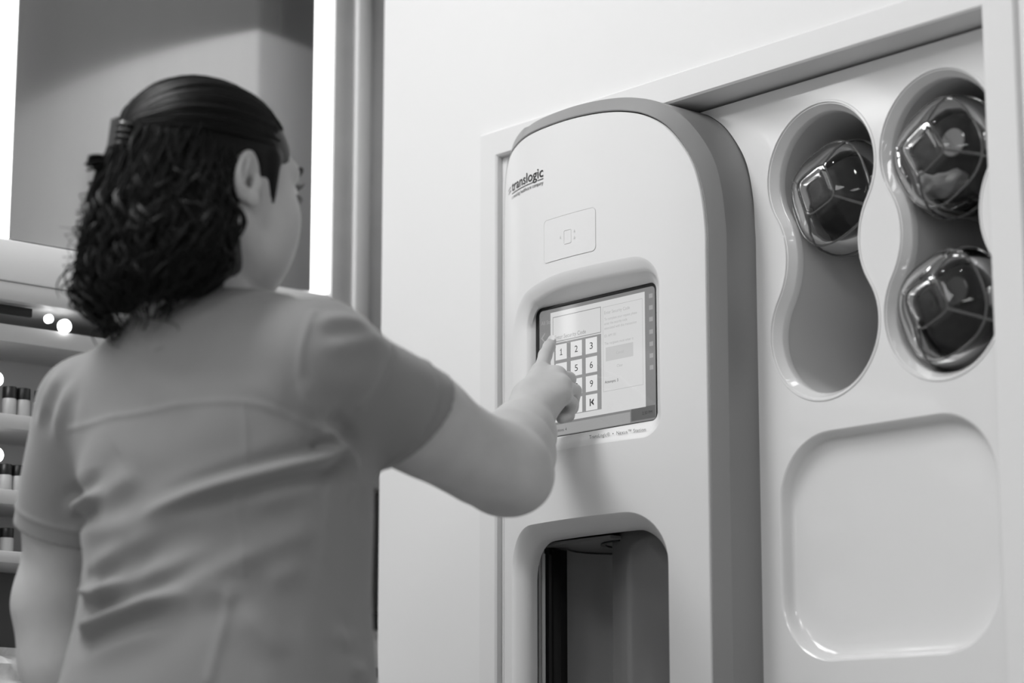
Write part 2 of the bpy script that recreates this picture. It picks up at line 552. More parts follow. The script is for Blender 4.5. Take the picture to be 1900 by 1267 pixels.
# printed maker's lettering
lg = MB()
def put_text(mb, body, x, z, w=None, size=0.02, spacing=1.0, off=0.0005, fy=None, mi=0, bold=0.0):
    v, f = text2d(body, size, spacing, bold)
    if not len(v): return 0
    sx = 1.0 if w is None else w / max(v[:, 0].max() - v[:, 0].min(), 1e-6)
    vx = (v[:, 0] - v[:, 0].min()) * sx + x
    fy = fy or prof
    mb.add([(a, fy(a) - off, z + c) for a, c in zip(vx, v[:, 1])], f, mi)
    return vx.max()
put_text(lg, 'translogic', -0.1552, 1.6460, 0.0880, 0.0195, 1.0, bold=.00022)
put_text(lg, 'a swisslog healthcare company', -0.1550, 1.6355, 0.0878, 0.0070, 1.0)
def bar(mb, xa, xb, z0, z1, off=0.0005, n=10):
    for i in range(n):
        a, b = xa + (xb - xa) * i / n, xa + (xb - xa) * (i + 1) / n
        mb.add([(a, prof(a) - off, z0), (b, prof(b) - off, z0), (b, prof(b) - off, z1), (a, prof(a) - off, z1)], [(0, 1, 2, 3)])
bar(lg, -0.1555, -0.0905, 1.6424, 1.6434)
bar(lg, -0.0805, -0.0668, 1.6424, 1.6434)
for (zz, dx) in ((1.6500, 0), (1.6452, 0.001)):
    for i in range(6):
        a, b = -0.1705 + dx + 0.0105 * i / 6, -0.1705 + dx + 0.0105 * (i + 1) / 6
        za, zb_ = zz + 0.0030 * math.sin(math.pi * 0.5 * i / 6), zz + 0.0030 * math.sin(math.pi * 0.5 * (i + 1) / 6)
        lg.add([(a, prof(a) - .0005, za), (b, prof(b) - .0005, zb_), (b, prof(b) - .0005, zb_ + .0014), (a, prof(a) - .0005, za + .0012)], [(0, 1, 2, 3)])
child(lg.obj('maker_lettering', M['ink'], smooth=False), station)
lb = MB()
LIPY = lambda x: prof(x) + 0.0035
put_text(lb, 'TransLogic\u00ae  \u2022  Nexus\u2122 Station', 0.018, 1.2868, 0.092, 0.0062, 1.05, off=0.0, fy=lambda x: prof(x) - 0.0002 + 0.0038)
child(lb.obj('station_lettering', M['ink'], smooth=False), station)

# ---------------------------------------------------------------- touchscreen
def screen_mat(name, g, e=0.95):
    m = mat(name, 0.02, 0.06, spec=0.55)
    b = m.node_tree.nodes['Principled BSDF']
    b.inputs['Emission Color'].default_value = (g, g, g, 1)
    b.inputs['Emission Strength'].default_value = e
    return m
SM = dict(bg=screen_mat('screen_grey', 0.20), win=screen_mat('screen_window', 0.62), key=screen_mat('screen_key', 0.72), pad=screen_mat('screen_pad', 0.26),
          line=screen_mat('screen_line', 0.40), dark=screen_mat('screen_dark', 0.10), ink=screen_mat('screen_ink', 0.02), mid=screen_mat('screen_mid', 0.32), btn=screen_mat('screen_button', 0.50))
SY = 0.0035
ts = MB()
bz = rrect(-0.114, 0.1145, 1.2985, 1.480, 0.009, 5, 4)
dsp = rrect(-0.1065, 0.1105, 1.3035, 1.4735, 0.006, 5, 4)
ts.loft([[(x, SY, z) for x, z in dsp], [(x, SY - 0.0002, z) for x, z in offset(dsp, 0.0012)], [(x, SY - 0.0002, z) for x, z in bz], [(x, SY + 0.012, z) for x, z in bz]], True, False, True)
screen = child(ts.obj('touchscreen', M['black'], sharp=30), station)
def sub(o):
    o.parent = screen
    return o
def sheet(name, x0, x1, z0, z1, y, m, parent_mb=None):
    mb = MB()
    mb.add([(x0, SY - y, z0), (x1, SY - y, z0), (x1, SY - y, z1), (x0, SY - y, z1)], [(0, 1, 2, 3)])
    return mb
# display background, darker bars
mb = MB()
vv, ff = plate(dsp, [])
mb.add([(p[0], SY - 0.0001, p[1]) for p in vv], [tuple(t) for t in ff], 0)
mb.add(sheet('', -0.100, 0.064, 1.3045, 1.3185, 0.00016, None).v, [(0, 1, 2, 3)], 1)
mb.add(sheet('', 0.066, 0.109, 1.306, 1.322, 0.00016, None).v, [(0, 1, 2, 3)], 2)
flat = lambda x: SY
put_text(mb, 'Transactions: 4', -0.088, 1.309, None, 0.0055, off=0.0002, fy=flat, mi=3)
put_text(mb, 'All Stations', -0.103, 1.4545, None, 0.0075, off=0.0002, fy=flat, mi=1)
put_text(mb, '2:30 PM', 0.086, 1.312, None, 0.0055, off=0.0002, fy=flat, mi=3)
for k, zz in enumerate((1.4615, 1.4465, 1.4315, 1.4155, 1.40, 1.385, 1.37)):
    mb.add(sheet('', 0.100, 0.1065, zz - 0.0028, zz + 0.0028, 0.00016, None).v, [(0, 1, 2, 3)], 1)
# arrow sign at the left
mb.add([(-0.1035, SY - .0002, 1.437), (-0.0955, SY - .0002, 1.444), (-0.0955, SY - .0002, 1.442), (-0.1005, SY - .0002, 1.437), (-0.0955, SY - .0002, 1.432), (-0.0955, SY - .0002, 1.430)], [(0, 1, 2, 3), (0, 3, 4, 5)], 1)
sub(mb.obj('display', [SM['bg'], SM['mid'], SM['dark'], SM['ink']], smooth=False))
# the dialog window
mb = MB()
mb.add(sheet('', -0.0845, 0.0925, 1.3215, 1.4685, 0.0003, None).v, [(0, 1, 2, 3)], 0)
def rectline(mb, x0, x1, z0, z1, w, y, mi):
    for a in ((x0, x1, z0, z0 + w), (x0, x1, z1 - w, z1), (x0, x0 + w, z0, z1), (x1 - w, x1, z0, z1)):
        mb.add(sheet('', *a, y, None).v, [(0, 1, 2, 3)], mi)
rectline(mb, 0.0155, 0.0885, 1.350, 1.4605, 0.0005, 0.0004, 1)
put_text(mb, 'Enter Security Code', 0.0185, 1.4505, 0.047, 0.0062, off=0.0005, fy=flat, mi=1)
for zz, tx, ww in ((1.4425, 'To complete your request please', 0.060), (1.4365, 'enter the security code', 0.042), (1.4305, 'associated with this transaction', 0.059), (1.4205, 'ID: AM 101', 0.021), (1.4105, 'The recipient must enter it', 0.053)):
    put_text(mb, tx, 0.0185, zz, ww, 0.0050, off=0.0005, fy=flat, mi=1)
mb.add(sheet('', 0.0205, 0.071, 1.389, 1.407, 0.0004, None).v, [(0, 1, 2, 3)], 2)
put_text(mb, 'Cancel', 0.040, 1.396, None, 0.005, off=0.0005, fy=flat, mi=1)
put_text(mb, 'Clear', 0.041, 1.379, None, 0.005, off=0.0005, fy=flat, mi=1)
put_text(mb, 'Attempts: 3', 0.0185, 1.3605, None, 0.0052, off=0.0005, fy=flat, mi=3)
sub(mb.obj('dialog_window', [SM['win'], SM['line'], SM['btn'], SM['ink']], smooth=False))
# entry field and keypad
mb = MB()
mb.add(sheet('', -0.080, 0.0122, 1.428, 1.462, 0.0004, None).v, [(0, 1, 2, 3)], 0)
rectline(mb, -0.080, 0.0122, 1.428, 1.462, 0.0010, 0.0005, 1)
put_text(mb, 'Enter Security Code', -0.0765, 1.4315, 0.060, 0.0075, off=0.0005, fy=flat, mi=1)
sub(mb.obj('code_field', [SM['win'], SM['pad']], smooth=False))
mb = MB()
mb.add(sheet('', -0.0775, 0.0122, 1.3285, 1.4265, 0.0004, None).v, [(0, 1, 2, 3)], 0)
sub(mb.obj('keypad_field', [SM['pad']], smooth=False))
kx = [-0.0745, -0.0455, -0.0170]
kz = [1.4035, 1.3785, 1.3540, 1.3295]
keys = ['1', '2', '3', '4', '5', '6', '7', '8', '9', 'C', '0', 'K']
for i, kname in enumerate(keys):
    x0, z0 = kx[i % 3], kz[i // 3]
    mb = MB()
    mb.add(sheet('', x0, x0 + 0.0215, z0, z0 + 0.0205, 0.0005, None).v, [(0, 1, 2, 3)], 0)
    if kname == '1':
        xa, za = x0 + 0.0080, z0 + 0.0058
        mb.add([(p[0] + xa, SY - .0006, p[1] + za) for p in ((.0022, .0010), (.0034, .0010), (.0034, .0090), (.0026, .0090), (.0022, .0074), (.0004, .0070), (.0004, .0062), (.0022, .0066), (.0004, 0), (.0052, 0), (.0052, .0010), (.0004, .0010))],
               [(0, 1, 2, 4), (2, 3, 4), (5, 6, 7, 4), (8, 9, 10, 11)], 1)
    elif kname == 'K':
        mb.add(sheet('', x0 + 0.0072, x0 + 0.0092, z0 + 0.0055, z0 + 0.0150, 0.0006, None).v, [(0, 1, 2, 3)], 1)
        mb.add([(x0 + 0.0092, SY - .0006, z0 + .01025), (x0 + .0148, SY - .0006, z0 + .0055), (x0 + .0148, SY - .0006, z0 + .0085), (x0 + .0128, SY - .0006, z0 + .01025), (x0 + .0148, SY - .0006, z0 + .0120), (x0 + .0148, SY - .0006, z0 + .0150)], [(0, 1, 2, 3), (0, 3, 4, 5)], 1)
    else:
        put_text(mb, kname, x0 + 0.0078, z0 + 0.0058, 0.0040 if kname == '1' else 0.0058, 0.0125, off=0.0006, fy=flat, mi=1)
    sub(mb.obj('key', [SM['key'], SM['ink']], smooth=False))

# ---------------------------------------------------------------- hatch chamber
mb = MB()
cx0, cx1, cz0, cz1 = -0.152, 0.150, 0.60, 1.1715
mb.add([(cx0, .034, cz0), (cx0, .24, cz0), (cx0, .24, cz1), (cx0, .034, cz1), (cx1, .034, cz0), (cx1, .24, cz0), (cx1, .24, cz1), (cx1, .034, cz1)],
       [(0, 1, 2, 3), (4, 7, 6, 5), (1, 5, 6, 2), (0, 4, 5, 1)])
child(mb.obj('chamber', M['dark'], smooth=False), station)
mb = MB()
mb.add([(cx0, .034, cz1 - .004), (-0.006, .034, cz1 - .004), (-0.006, .24, cz1 - .004), (cx0, .24, cz1 - .004), (cx0, .034, cz1), (-0.006, .034, cz1), (-0.006, .24, cz1), (cx0, .24, cz1)],
       [(0, 1, 2, 3), (4, 7, 6, 5), (0, 4, 5, 1), (1, 5, 6, 2), (2, 6, 7, 3)])
child(mb.obj('chamber_ceiling', M['grey'], smooth=False), station)
mb = MB()
mb.lathe([(0.062, cz1 - .0042), (0.062, cz1 - .0062), (0.056, cz1 - .0062), (0.056, cz1 - .0042)], 40, (-0.02, 0.115, 0), cap=False)
child(mb.obj('tube_collar', M['black']), station)
# brushed receiver tube wall, seen inside
mb = MB()
l0 = []
for zz in (cz0, cz1 - 0.006):
    l0.append([(-0.056 + 0.093 * math.cos(a), 0.120 + 0.078 * math.sin(a), zz) for a in np.linspace(-0.35, math.pi + 0.80, 40)])
mb.loft(l0, False)
child(mb.obj('receiver_tube', M['brushed']), station)
# sliding door, gently curved
mb = MB()
l0 = []
for zz in (cz0 + 0.005, cz1 + 0.004):
    l0.append([(x, 0.037 + (x - 0.075) ** 2 * 2.4, zz) for x in np.linspace(-0.038, 0.148, 20)] + [(x, 0.040 + (x - 0.075) ** 2 * 2.4, zz) for x in np.linspace(0.148, -0.038, 20)])
mb.loft(l0, True, True, True)
child(mb.obj('sliding_door', M['door'], sharp=40), station)
child(MB().box(-0.1462, -0.1448, 0.042, 0.047, cz0, cz1 - .012).obj('metal_edge', M['pale_trim']), station)
child(MB().box(-0.1448, -0.134, 0.05, 0.065, cz0, cz1 - .006).obj('rubber_seal', M['black']), station)

# ================================================================ CARRIERS in the pockets
SMOKE = clear_plastic('smoked_clear_plastic', 0.64, 0.04, 0.60)
RIB = mat('moulded_rib', 0.16, 0.08, spec=0.7, coat=0.5)
RIB.node_tree.nodes['Principled BSDF'].inputs['Transmission Weight'].default_value = 0.5
LINER = mat('dark_foam_liner', 0.045, 0.6, vary=0.3, vscale=40)
DISC = mat('pale_label_disc', 0.42, 0.6)
PAPER = mat('crumpled_pale_bag', 0.45, 0.35, spec=0.5, vary=0.35, vscale=45)

def carrier(loc, rot, label, disc=None, bag=False, disc_m=None):
    t = tag(empty('transport_carrier', loc), label, 'carrier', 'carriers stored in the panel pockets')
    N = 64
    def sec(R, p, y):
        l = []
        for i in range(N):
            a = 2 * math.pi * i / N
            q = a - math.radians(45)              # corners lie on the axes after this turn
            r = R / (abs(math.cos(q)) ** p + abs(math.sin(q)) ** p) ** (1 / p) * (2 ** (1 / p)) / math.sqrt(2)
            a2 = a + math.radians(rot)
            l.append((r * math.cos(a2), y, r * math.sin(a2)))
        return l
    # R is the radius to the corner: square nose widening into a round barrel
    S_ = [(0.012, 6, 0.0004), (0.026, 6, 0.0), (0.0310, 5, 0.0014), (0.037, 4.4, 0.0045), (0.0535, 3.3, 0.0145), (0.0632, 2.8, 0.0250), (0.0655, 2.65, 0.0285), (0.0695, 2.3, 0.040),
          (0.0718, 2.15, 0.056), (0.0722, 2.05, 0.062), (0.0715, 2.0, 0.075), (0.0675, 2, 0.079), (0.0675, 2, 0.16), (0.0695, 2, 0.164), (0.0695, 2, 0.20), (0.0675, 2, 0.204), (0.0675, 2, 0.25), (0.060, 2, 0.27)]
    mb = MB()
    mb.loft([sec(*s) for s in S_], True, True, True)
    mb.obj('clear_shell', SMOKE, t, sharp=28)
    def at(k, i):
        return sec(*S_[k])[i % N]
    for i in (0, 16, 32, 48):                       # ridges along the corners
        mb = MB()
        mb.tube([at(k, i) for k in range(2, 11)], [0.0013, .0016, .0017, .0018, .0018, .0018, .0018, .0016, .0012], 6)
        mb.obj('corner_rib', RIB, t)
    for k in (2, 6, 9):                             # rings round the nose
        mb = MB()
        l = sec(*S_[k])
        mb.tube(l + l[:2], 0.0014 if k != 9 else 0.002, 6, cap=False)
        mb.obj('ring_rib', RIB, t)
    # dark foam liner and its front plate
    mb = MB()
    mb.loft([sec(R, p, y) for R, p, y in ((0.010, 6, 0.020), (0.026, 6, 0.0185), (0.030, 5, 0.021), (0.043, 3.4, 0.038), (0.052, 2.4, 0.058), (0.055, 2, 0.08), (0.057, 2, 0.25))], True, True, True)
    mb.obj('liner', LINER, t, sharp=50)
    mb = MB()
    mb.lathe([(0.060, 0.085), (0.066, 0.088), (0.066, 0.096), (0.060, 0.099)], 40, axis='y', cap=False)
    mb.obj('seal_band', M['groove'], t)
    if disc:
        mb = MB()
        mb.lathe([(0.0001, 0), (0.0155, 0), (0.0165, 0.0008), (0.0165, 0.002)], 28, disc, 'y', cap=False)
        mb.obj('label_disc', disc_m or DISC, t)
    if bag:
        bm = bmesh.new()
        bmesh.ops.create_icosphere(bm, subdivisions=4, radius=1.0)
        r2 = np.random.default_rng(5)
        K = r2.normal(size=(14, 3)); ph = r2.uniform(0, 6, 14)
        for v in bm.verts:
            d = sum(abs(math.sin(3.2 * v.co.dot(Vector(K[j])) + ph[j])) for j in range(14)) / 14
            v.co = v.co * (0.72 + 0.55 * d)
            v.co = Vector((v.co.x * 0.036 - 0.010, v.co.y * 0.020 + 0.042, v.co.z * 0.019 - 0.030))
        bm.verts.index_update()
        mb = MB().add([v.co[:] for v in bm.verts], [[v.index for v in f.verts] for f in bm.faces])
        bm.free()
        mb.obj('packed_bag', PAPER, t, sharp=20)
    # latch lug that shows at the side of the shell
    mb = MB().box(0.060, 0.0715, 0.030, 0.056, -0.012, 0.012, 0.004)
    lt = mb.obj('latch', RIB, t)
    return t

carrier((0.318, YB - 0.006, 1.5690), -24, 'smoked clear carrier in the upper left pocket above the empty one')
carrier((0.503, YB - 0.028, 1.5780), -14, 'smoked clear carrier with a pale round label and a light bag, upper right pocket', (0.0325, 0.0150, 0.003), True)
carrier((0.503, YB - 0.030, 1.3960), -22, 'smoked clear carrier with a dim grey round label in the lower right pocket', (0.0310, 0.0150, 0.010), False, mat('dim_label_disc', 0.10, 0.6))

# ================================================================ GREY CABINET behind the person
XC = -0.616
cab = tag(empty('wall_cabinet', (XC - 0.2, -0.5, 0)), 'tall grey glossy wall cabinet with light strips, open shelves and a dark counter niche', 'cabinet')
def cpart(mb, name, m, sharp=35):
    return child(mb.obj(name, m, sharp=sharp), cab)
cpart(MB().box(XC - 0.02, XC, -0.502, 0.0045, 1.5850, 2.6, 0.002), 'door', M['laminate'])
cpart(MB().box(XC - 0.02, XC, -2.00, -0.533, 1.5850, 2.6, 0.002), 'door', M['laminate'])
cpart(MB().box(XC - 0.016, XC + 0.002, -0.531, -0.504, 1.5850, 2.6, 0.001), 'light_strip', M['led'])
cpart(MB().box(XC - 0.016, XC + 0.002, 0.0065, 0.0365, 1.5870, 2.6, 0.001), 'light_strip', M['led'])
cpart(MB().box(XC - 0.03, XC + 0.004, 0.0385, 0.076, 1.30, 2.6, 0.003), 'side_post', M['post'])
cpart(MB().box(XC - 0.03, XC + 0.012, 0.077, 0.106, 1.30, 2.6, 0.004), 'side_post', M['post_light'])
cpart(MB().box(XC - 0.03, XC + 0.004, 0.107, 0.30, 1.30, 2.6, 0.003), 'side_post', M['post'])
cpart(MB().box(XC - 0.05, XC + 0.006, -2.00, 0.036, 1.5260, 1.5830, 0.003), 'fascia', M['fascia'])
cpart(MB().box(-1.09, -0.66, -2.00, 0.30, 1.5850, 2.6, 0.0), 'carcass', M['shelf'])
cpart(MB().box(-1.09, -0.76, -2.00, -0.02, 0.92, 1.53, 0.0), 'back_panel', M['shelf_back'])
cpart(MB().box(-1.09, -0.62, -0.035, -0.02, 0.92, 1.53, 0.0), 'divider', M['shelf'])
cpart(MB().box(-1.09, -0.98, -0.02, 0.30, 0.92, 1.35, 0.0), 'dark_back_panel', M['dark'])
cpart(MB().box(-0.765, -0.612, -2.00, -0.036, 1.500, 1.5255, 0.002), 'valance', M['shelf'])
for z0, z1 in ((1.448, 1.472), (1.330, 1.350), (1.228, 1.248), (1.150, 1.166)):
    cpart(MB().box(-0.765, -0.632, -2.00, -0.036, z0, z1, 0.002), 'shelf', M['shelf'])
cpart(MB().box(-1.09, -0.58, -2.00, 0.30, 0.89, 0.92, 0.004), 'counter', M['fascia'])
cpart(MB().box(-1.09, -0.62, -2.00, 0.30, 0.0, 0.89, 0.0), 'base_unit', M['post'])
cpart(MB().box(-0.762, -0.75, -2.00, -0.036, 0.922, 1.1495, 0.0), 'dark_splashback', M['dark'])
cpart(MB().box(-0.634, -0.628, -0.505, -0.455, 1.485, 1.497, 0.001), 'handle_slot', M['groove'])
for y, z, r, x in ((-0.403, 1.480, 0.0095, -0.628), (-0.428, 1.487, 0.006, -0.628), (-0.505, 1.394, 0.010, -0.628), (-0.500, 1.292, 0.010, -0.628)):
    mb = MB()
    mb.lathe([(0.0001, x), (r, x), (r, x - 0.006)], 20, (0, y, z), 'x', cap=False)
    cpart(mb, 'spot_lamp', M['puck'])

JAR = mat('frosted_jar', 0.55, 0.3)
CAP = mat('dark_jar_cap', 0.015, 0.35)
def jar(y, z, h, r, label, x=-0.66):
    t = tag(empty('storage_jar', (x, y, z)), label, 'jar', 'small jars on the cabinet shelves')
    MB().lathe([(r * .92, 0.0), (r, 0.002), (r, h * .55), (r * .9, h * .62)], 20).obj('jar_body', JAR, t)
    MB().lathe([(r * .96, h * .6), (r * 1.0, h * .63), (r * 1.0, h * .97), (r * .95, h)], 20).obj('lid', CAP, t)
    return t
names = ['first', 'second', 'third', 'fourth', 'fifth']
for row, (zt, h, ys) in {'upper': (1.350, 0.040, (-0.500, -0.470, -0.449, -0.421)), 'middle': (1.248, 0.036, (-0.498, -0.472, -0.452)), 'lower': (1.166, 0.032, (-0.492, -0.466))}.items():
    for i, y in enumerate(ys):
        jar(y, zt + 0.0005, h, 0.0098, f'small pale jar with black lid, {names[i]} from the left on the {row} cabinet shelf', -0.655)
# pale patterned bag on the counter at the far left
bm = bmesh.new()
bmesh.ops.create_cube(bm, size=1.0)
bmesh.ops.subdivide_edges(bm, edges=bm.edges[:], cuts=10, use_grid_fill=True)
r2 = np.random.default_rng(3)
for v in bm.verts:
    n = 0.004 * math.sin(9 * v.co.z * 3 + 5 * v.co.y) + 0.003 * math.sin(21 * v.co.y + 7 * v.co.z)
    pinch = 1 - 0.45 * max(0, v.co.z) ** 2 * 4 * 0.5
    v.co = Vector((v.co.x * 0.07 * pinch + n, v.co.y * 0.16 + n, (v.co.z + 0.5) * 0.118))
bm.verts.index_update()
mb = MB().add([v.co[:] for v in bm.verts], [[v.index for v in f.verts] for f in bm.faces])
bm.free()
bag = tag(mb.obj('paper_bag', mat('patterned_paper', 0.62, 0.6, vary=0.28, vscale=38), sharp=40, loc=(-0.665, -0.47, 0.9205)), 'pale patterned paper bag on the cabinet counter, left of the person', 'bag')
# white containers on the counter beside the partition
BOT = mat('white_bottle_plastic', 0.78, 0.35)
def bottle(x, y, r, h, label):
    t = tag(empty('pump_bottle', (x, y, 0.9205)), label, 'bottle', 'white bottles on the dark counter niche')
    MB().lathe([(r * .95, 0.0), (r, 0.003), (r, h * .72), (r * .8, h * .80), (r * .4, h * .84), (r * .38, h * .88)], 24).obj('bottle_body', BOT, t)
    MB().lathe([(r * .5, h * .87), (r * .5, h), (r * .2, h)], 20).obj('pump_cap', CAP, t)
    return t
bottle(-0.640, 0.150, 0.030, 0.115, 'short white bottle with black cap in front on the counter, beside the partition')
bottle(-0.720, 0.215, 0.030, 0.205, 'tall white bottle with black cap at the back of the counter, beside the partition')

# ================================================================ CEILING LIGHTS
def panel_light(x, y, sx, sy, label, k):
    t = tag(empty('ceiling_light', (x, y, 2.9)), label, 'ceiling light', 'square ceiling light panels')
    mb = MB()
    o = [(-sx / 2, -sy / 2), (sx / 2, -sy / 2), (sx / 2, sy / 2), (-sx / 2, sy / 2)]
    i = [(a * 0.95, b_ * 0.95) for a, b_ in o]
    mb.loft([[(a, b_, 0) for a, b_ in o], [(a, b_, -0.02) for a, b_ in o], [(a, b_, -0.02) for a, b_ in i], [(a, b_, -0.012) for a, b_ in i]], True)
    mb.obj('frame', M['ceil'], t, smooth=False)
    mb = MB()
    mb.add([(a, b_, -0.013) for a, b_ in reversed(i)], [(0, 1, 2, 3)])
    mb.obj('diffuser', emission('ceiling_diffuser', PANEL_W * k), t, smooth=False)
PANELS = [(-0.35, -1.35, 0.6, 1.2), (1.1, -2.6, 0.6, 1.2), (2.6, -2.6, 0.6, 1.2), (-0.4, -3.0, 0.6, 1.2)]
for i, (x, y, sx, sy) in enumerate(PANELS):
    panel_light(x, y, sx, sy, ['square ceiling light panel in front of the station', 'ceiling light panel over the viewer', 'ceiling light panel at the right end of the room', 'ceiling light panel near the rear wall'][i], [1.28, 0.80, 0.75, 0.6][i])
for i, (x, y) in enumerate([(0.5, -1.0), (1.3, -1.0), (-0.9, -0.9)]):
    t = tag(empty('downlight', (x, y, 2.9)), ['small round downlight above the storage panel', 'small round downlight right of the storage panel', 'small round downlight in front of the cabinet'][i], 'downlight', 'small round ceiling downlights')
    MB().lathe([(0.035, -0.004), (0.05, -0.006), (0.05, 0.0)], 28, cap=False).obj('trim_ring', M['pale_trim'], t)
    MB().lathe([(0.0001, -0.0035), (0.036, -0.0035)], 28, cap=False).obj('lens', M['downlight'], t)

# ================================================================ THE PERSON (shapes as distance fields, meshed below)
def V3(*a): return np.array(a, float)
E_R = V3(0.975, 0.221, 0.0)            # her right, across the shoulders
E_F = V3(-0.221, 0.975, 0.0)           # where the chest points
H_C = V3(0.0405, -0.6165, 1.513)       # head centre
_yaw = V3(0.021, 0.9998, 0.0)
_tilt = math.radians(7)
H_F = np.array([_yaw[0] * math.cos(_tilt), _yaw[1] * math.cos(_tilt), -math.sin(_tilt)])
H_R = V3(0.9998, -0.021, 0.0)
H_U = np.cross(H_R, H_F)

class Prim:
    """one primitive: distance function + a bounding sphere; k = blend radius"""
    def __init__(s, fn, c, r, k=0.02, op='u'):
        s.fn, s.c, s.r, s.k, s.op = fn, np.asarray(c, float), r, k, op

def cone(a, b, ra, rb, k=0.02, op='u', cut=None, lean=None):
    """tapered capsule; cut=(t0, t1) trims it flat between fractions of its length"""
    a, b = np.asarray(a, float), np.asarray(b, float)
    ab = b - a
    L2 = ab @ ab
    L = math.sqrt(L2)
    def fn(P):
        d = P - a
        t = (d @ ab) / L2
        tc = np.clip(t, 0, 1)
        q = d - tc[:, None] * ab
        r = np.sqrt((q * q).sum(1)) - (ra + (rb - ra) * tc)
        if cut:
            e = (t - cut[1]) * L
            if lean is not None:                      # slanted hem
                e = e + (d - cut[1] * ab) @ lean
            r = np.maximum(r, np.maximum((cut[0] - t) * L, e))
        return r
    return Prim(fn, (a + b) / 2, L / 2 + max(ra, rb), k, op)

def ell(c, axes, radii, k=0.02, op='u'):
    c = np.asarray(c, float); A = np.asarray(axes, float); R = np.asarray(radii, float)
    def fn(P):
        q = (P - c) @ A.T
        k0 = np.sqrt(((q / R) ** 2).sum(1))
        k1 = np.sqrt(((q / (R * R)) ** 2).sum(1)) + 1e-9
        return k0 * (k0 - 1) / k1
    return Prim(fn, c, R.max(), k, op)

HA = np.stack([H_R, H_F, H_U])
def hp(x, y, z): return H_C + H_R * x + H_F * y + H_U * z
def hell(x, y, z, rx, ry, rz, k=0.02, op='u', tilt=0.0, turn=0.0):
    """ellipsoid in head axes; tilt about the head's right axis, turn about its up axis"""
    ct, st = math.cos(tilt), math.sin(tilt)
    cu, su = math.cos(turn), math.sin(turn)
    T = np.array([[1, 0, 0], [0, ct, st], [0, -st, ct]]) @ np.array([[cu, su, 0], [-su, cu, 0], [0, 0, 1]])
    return ell(hp(x, y, z), T @ HA, (rx, ry, rz), k, op)
def hcone(a, b, ra, rb, k=0.01, op='u'): return cone(hp(*a), hp(*b), ra, rb, k, op)

TORSO = [  # z, centre x, centre y, half width, half depth   (the tunic's surface)
    (0.70, 0.045, -0.590, 0.200, 0.145), (0.86, 0.042, -0.596, 0.199, 0.145), (0.97, 0.043, -0.599, 0.186, 0.133), (1.03, 0.048, -0.594, 0.172, 0.127),
    (1.09, 0.049, -0.592, 0.168, 0.125), (1.145, 0.0465, -0.595, 0.172, 0.126), (1.19, 0.045, -0.597, 0.176, 0.124), (1.235, 0.042, -0.600, 0.174, 0.114), (1.28, 0.040, -0.606, 0.155, 0.094), (1.32, 0.040, -0.611, 0.115, 0.074), (1.36, 0.040, -0.615, 0.065, 0.055)]
_t0 = np.array(TORSO)
_zz = np.arange(0.70, 1.3601, 0.005)
_T = np.stack([_zz] + [np.interp(_zz, _t0[:, 0], _t0[:, i]) for i in (1, 2, 3, 4)], 1)
_k = np.exp(-0.5 * (np.arange(-12, 13) / 5.0) ** 2); _k /= _k.sum()
for _i in (1, 2, 3, 4):
    _T[:, _i] = np.convolve(np.pad(_T[:, _i], 12, mode='edge'), _k, 'valid')
def torso(grow=0.0, z0=0.70, z1=1.36, k=0.03, op='u'):
    def fn(P):
        z = np.clip(P[:, 2], _T[0, 0], _T[-1, 0])
        cx, cy, a, b_ = [np.interp(z, _T[:, 0], _T[:, i]) for i in (1, 2, 3, 4)]
        a, b_ = a + grow, b_ + grow
        dx, dy = P[:, 0] - cx, P[:, 1] - cy
        u, v = dx * E_R[0] + dy * E_R[1], dx * E_F[0] + dy * E_F[1]
        n = 2.25
        q = ((np.abs(u) / a) ** n + (np.abs(v) / b_) ** n) ** (1 / n)
        d = (q - 1) * np.minimum(a, b_) * 0.95
        zc = np.maximum(z0 - P[:, 2], P[:, 2] - (z1 + grow))
        return np.maximum(d, zc)
    return Prim(fn, (0.0, -0.6, (z0 + z1) / 2), (z1 - z0) / 2 + 0.25, k, op)


SH_R, EL_R, WR_R = V3(0.1850, -0.5640, 1.289), V3(0.1590, -0.2920, 1.2080), V3(0.0035, -0.1097, 1.3062)
SH_L, EL_L, WR_L = V3(-0.1272, -0.6637, 1.266), V3(-0.2230, -0.6394, 1.060), V3(-0.2300, -0.5900, 0.830)
FINGERS = dict(
    index=[(-0.0352, -0.0585, 1.3757), (-0.0545, -0.0335, 1.4030), (-0.0650, -0.0170, 1.4180), (-0.0740, -0.0048, 1.4278)],
    middle=[(-0.0150, -0.0490, 1.3692), (-0.0260, -0.0185, 1.3700), (-0.0325, -0.0150, 1.3490), (-0.0230, -0.0360, 1.3360)],
    ring=[(0.0023, -0.0556, 1.3536), (-0.0112, -0.0220, 1.3520), (-0.0190, -0.0195, 1.3317), (-0.0104, -0.0435, 1.3205)],
    little=[(0.0105, -0.0640, 1.3385), (0.0000, -0.0375, 1.3340), (-0.0070, -0.0360, 1.3180), (0.0030, -0.0590, 1.3100)],
    thumb=[(-0.0173, -0.1065, 1.3194), (-0.0430, -0.0789, 1.3400), (-0.0535, -0.0490, 1.3500), (-0.0500, -0.0290, 1.3520)],
)
FRAD = dict(index=(.0098, .0088, .0080, .0066), middle=(.0100, .0092, .0084, .0072), ring=(.0096, .0088, .0080, .0068), little=(.0086, .0076, .0070, .0060), thumb=(.0135, .0115, .0100, .0082))

def arm_prims(S, E, Wr, k=0.03):
    m = (S + E) / 2
    out = [cone(S, m, 0.055, 0.052, k), cone(m, E, 0.052, 0.046, k)]
    f = E + (Wr - E) * 0.28
    g = E + (Wr - E) * 0.65
    out += [cone(E, f, 0.0465, 0.0465, k), cone(f, g, 0.0465, 0.036, k), cone(g, Wr, 0.036, 0.0285, k)]
    return out

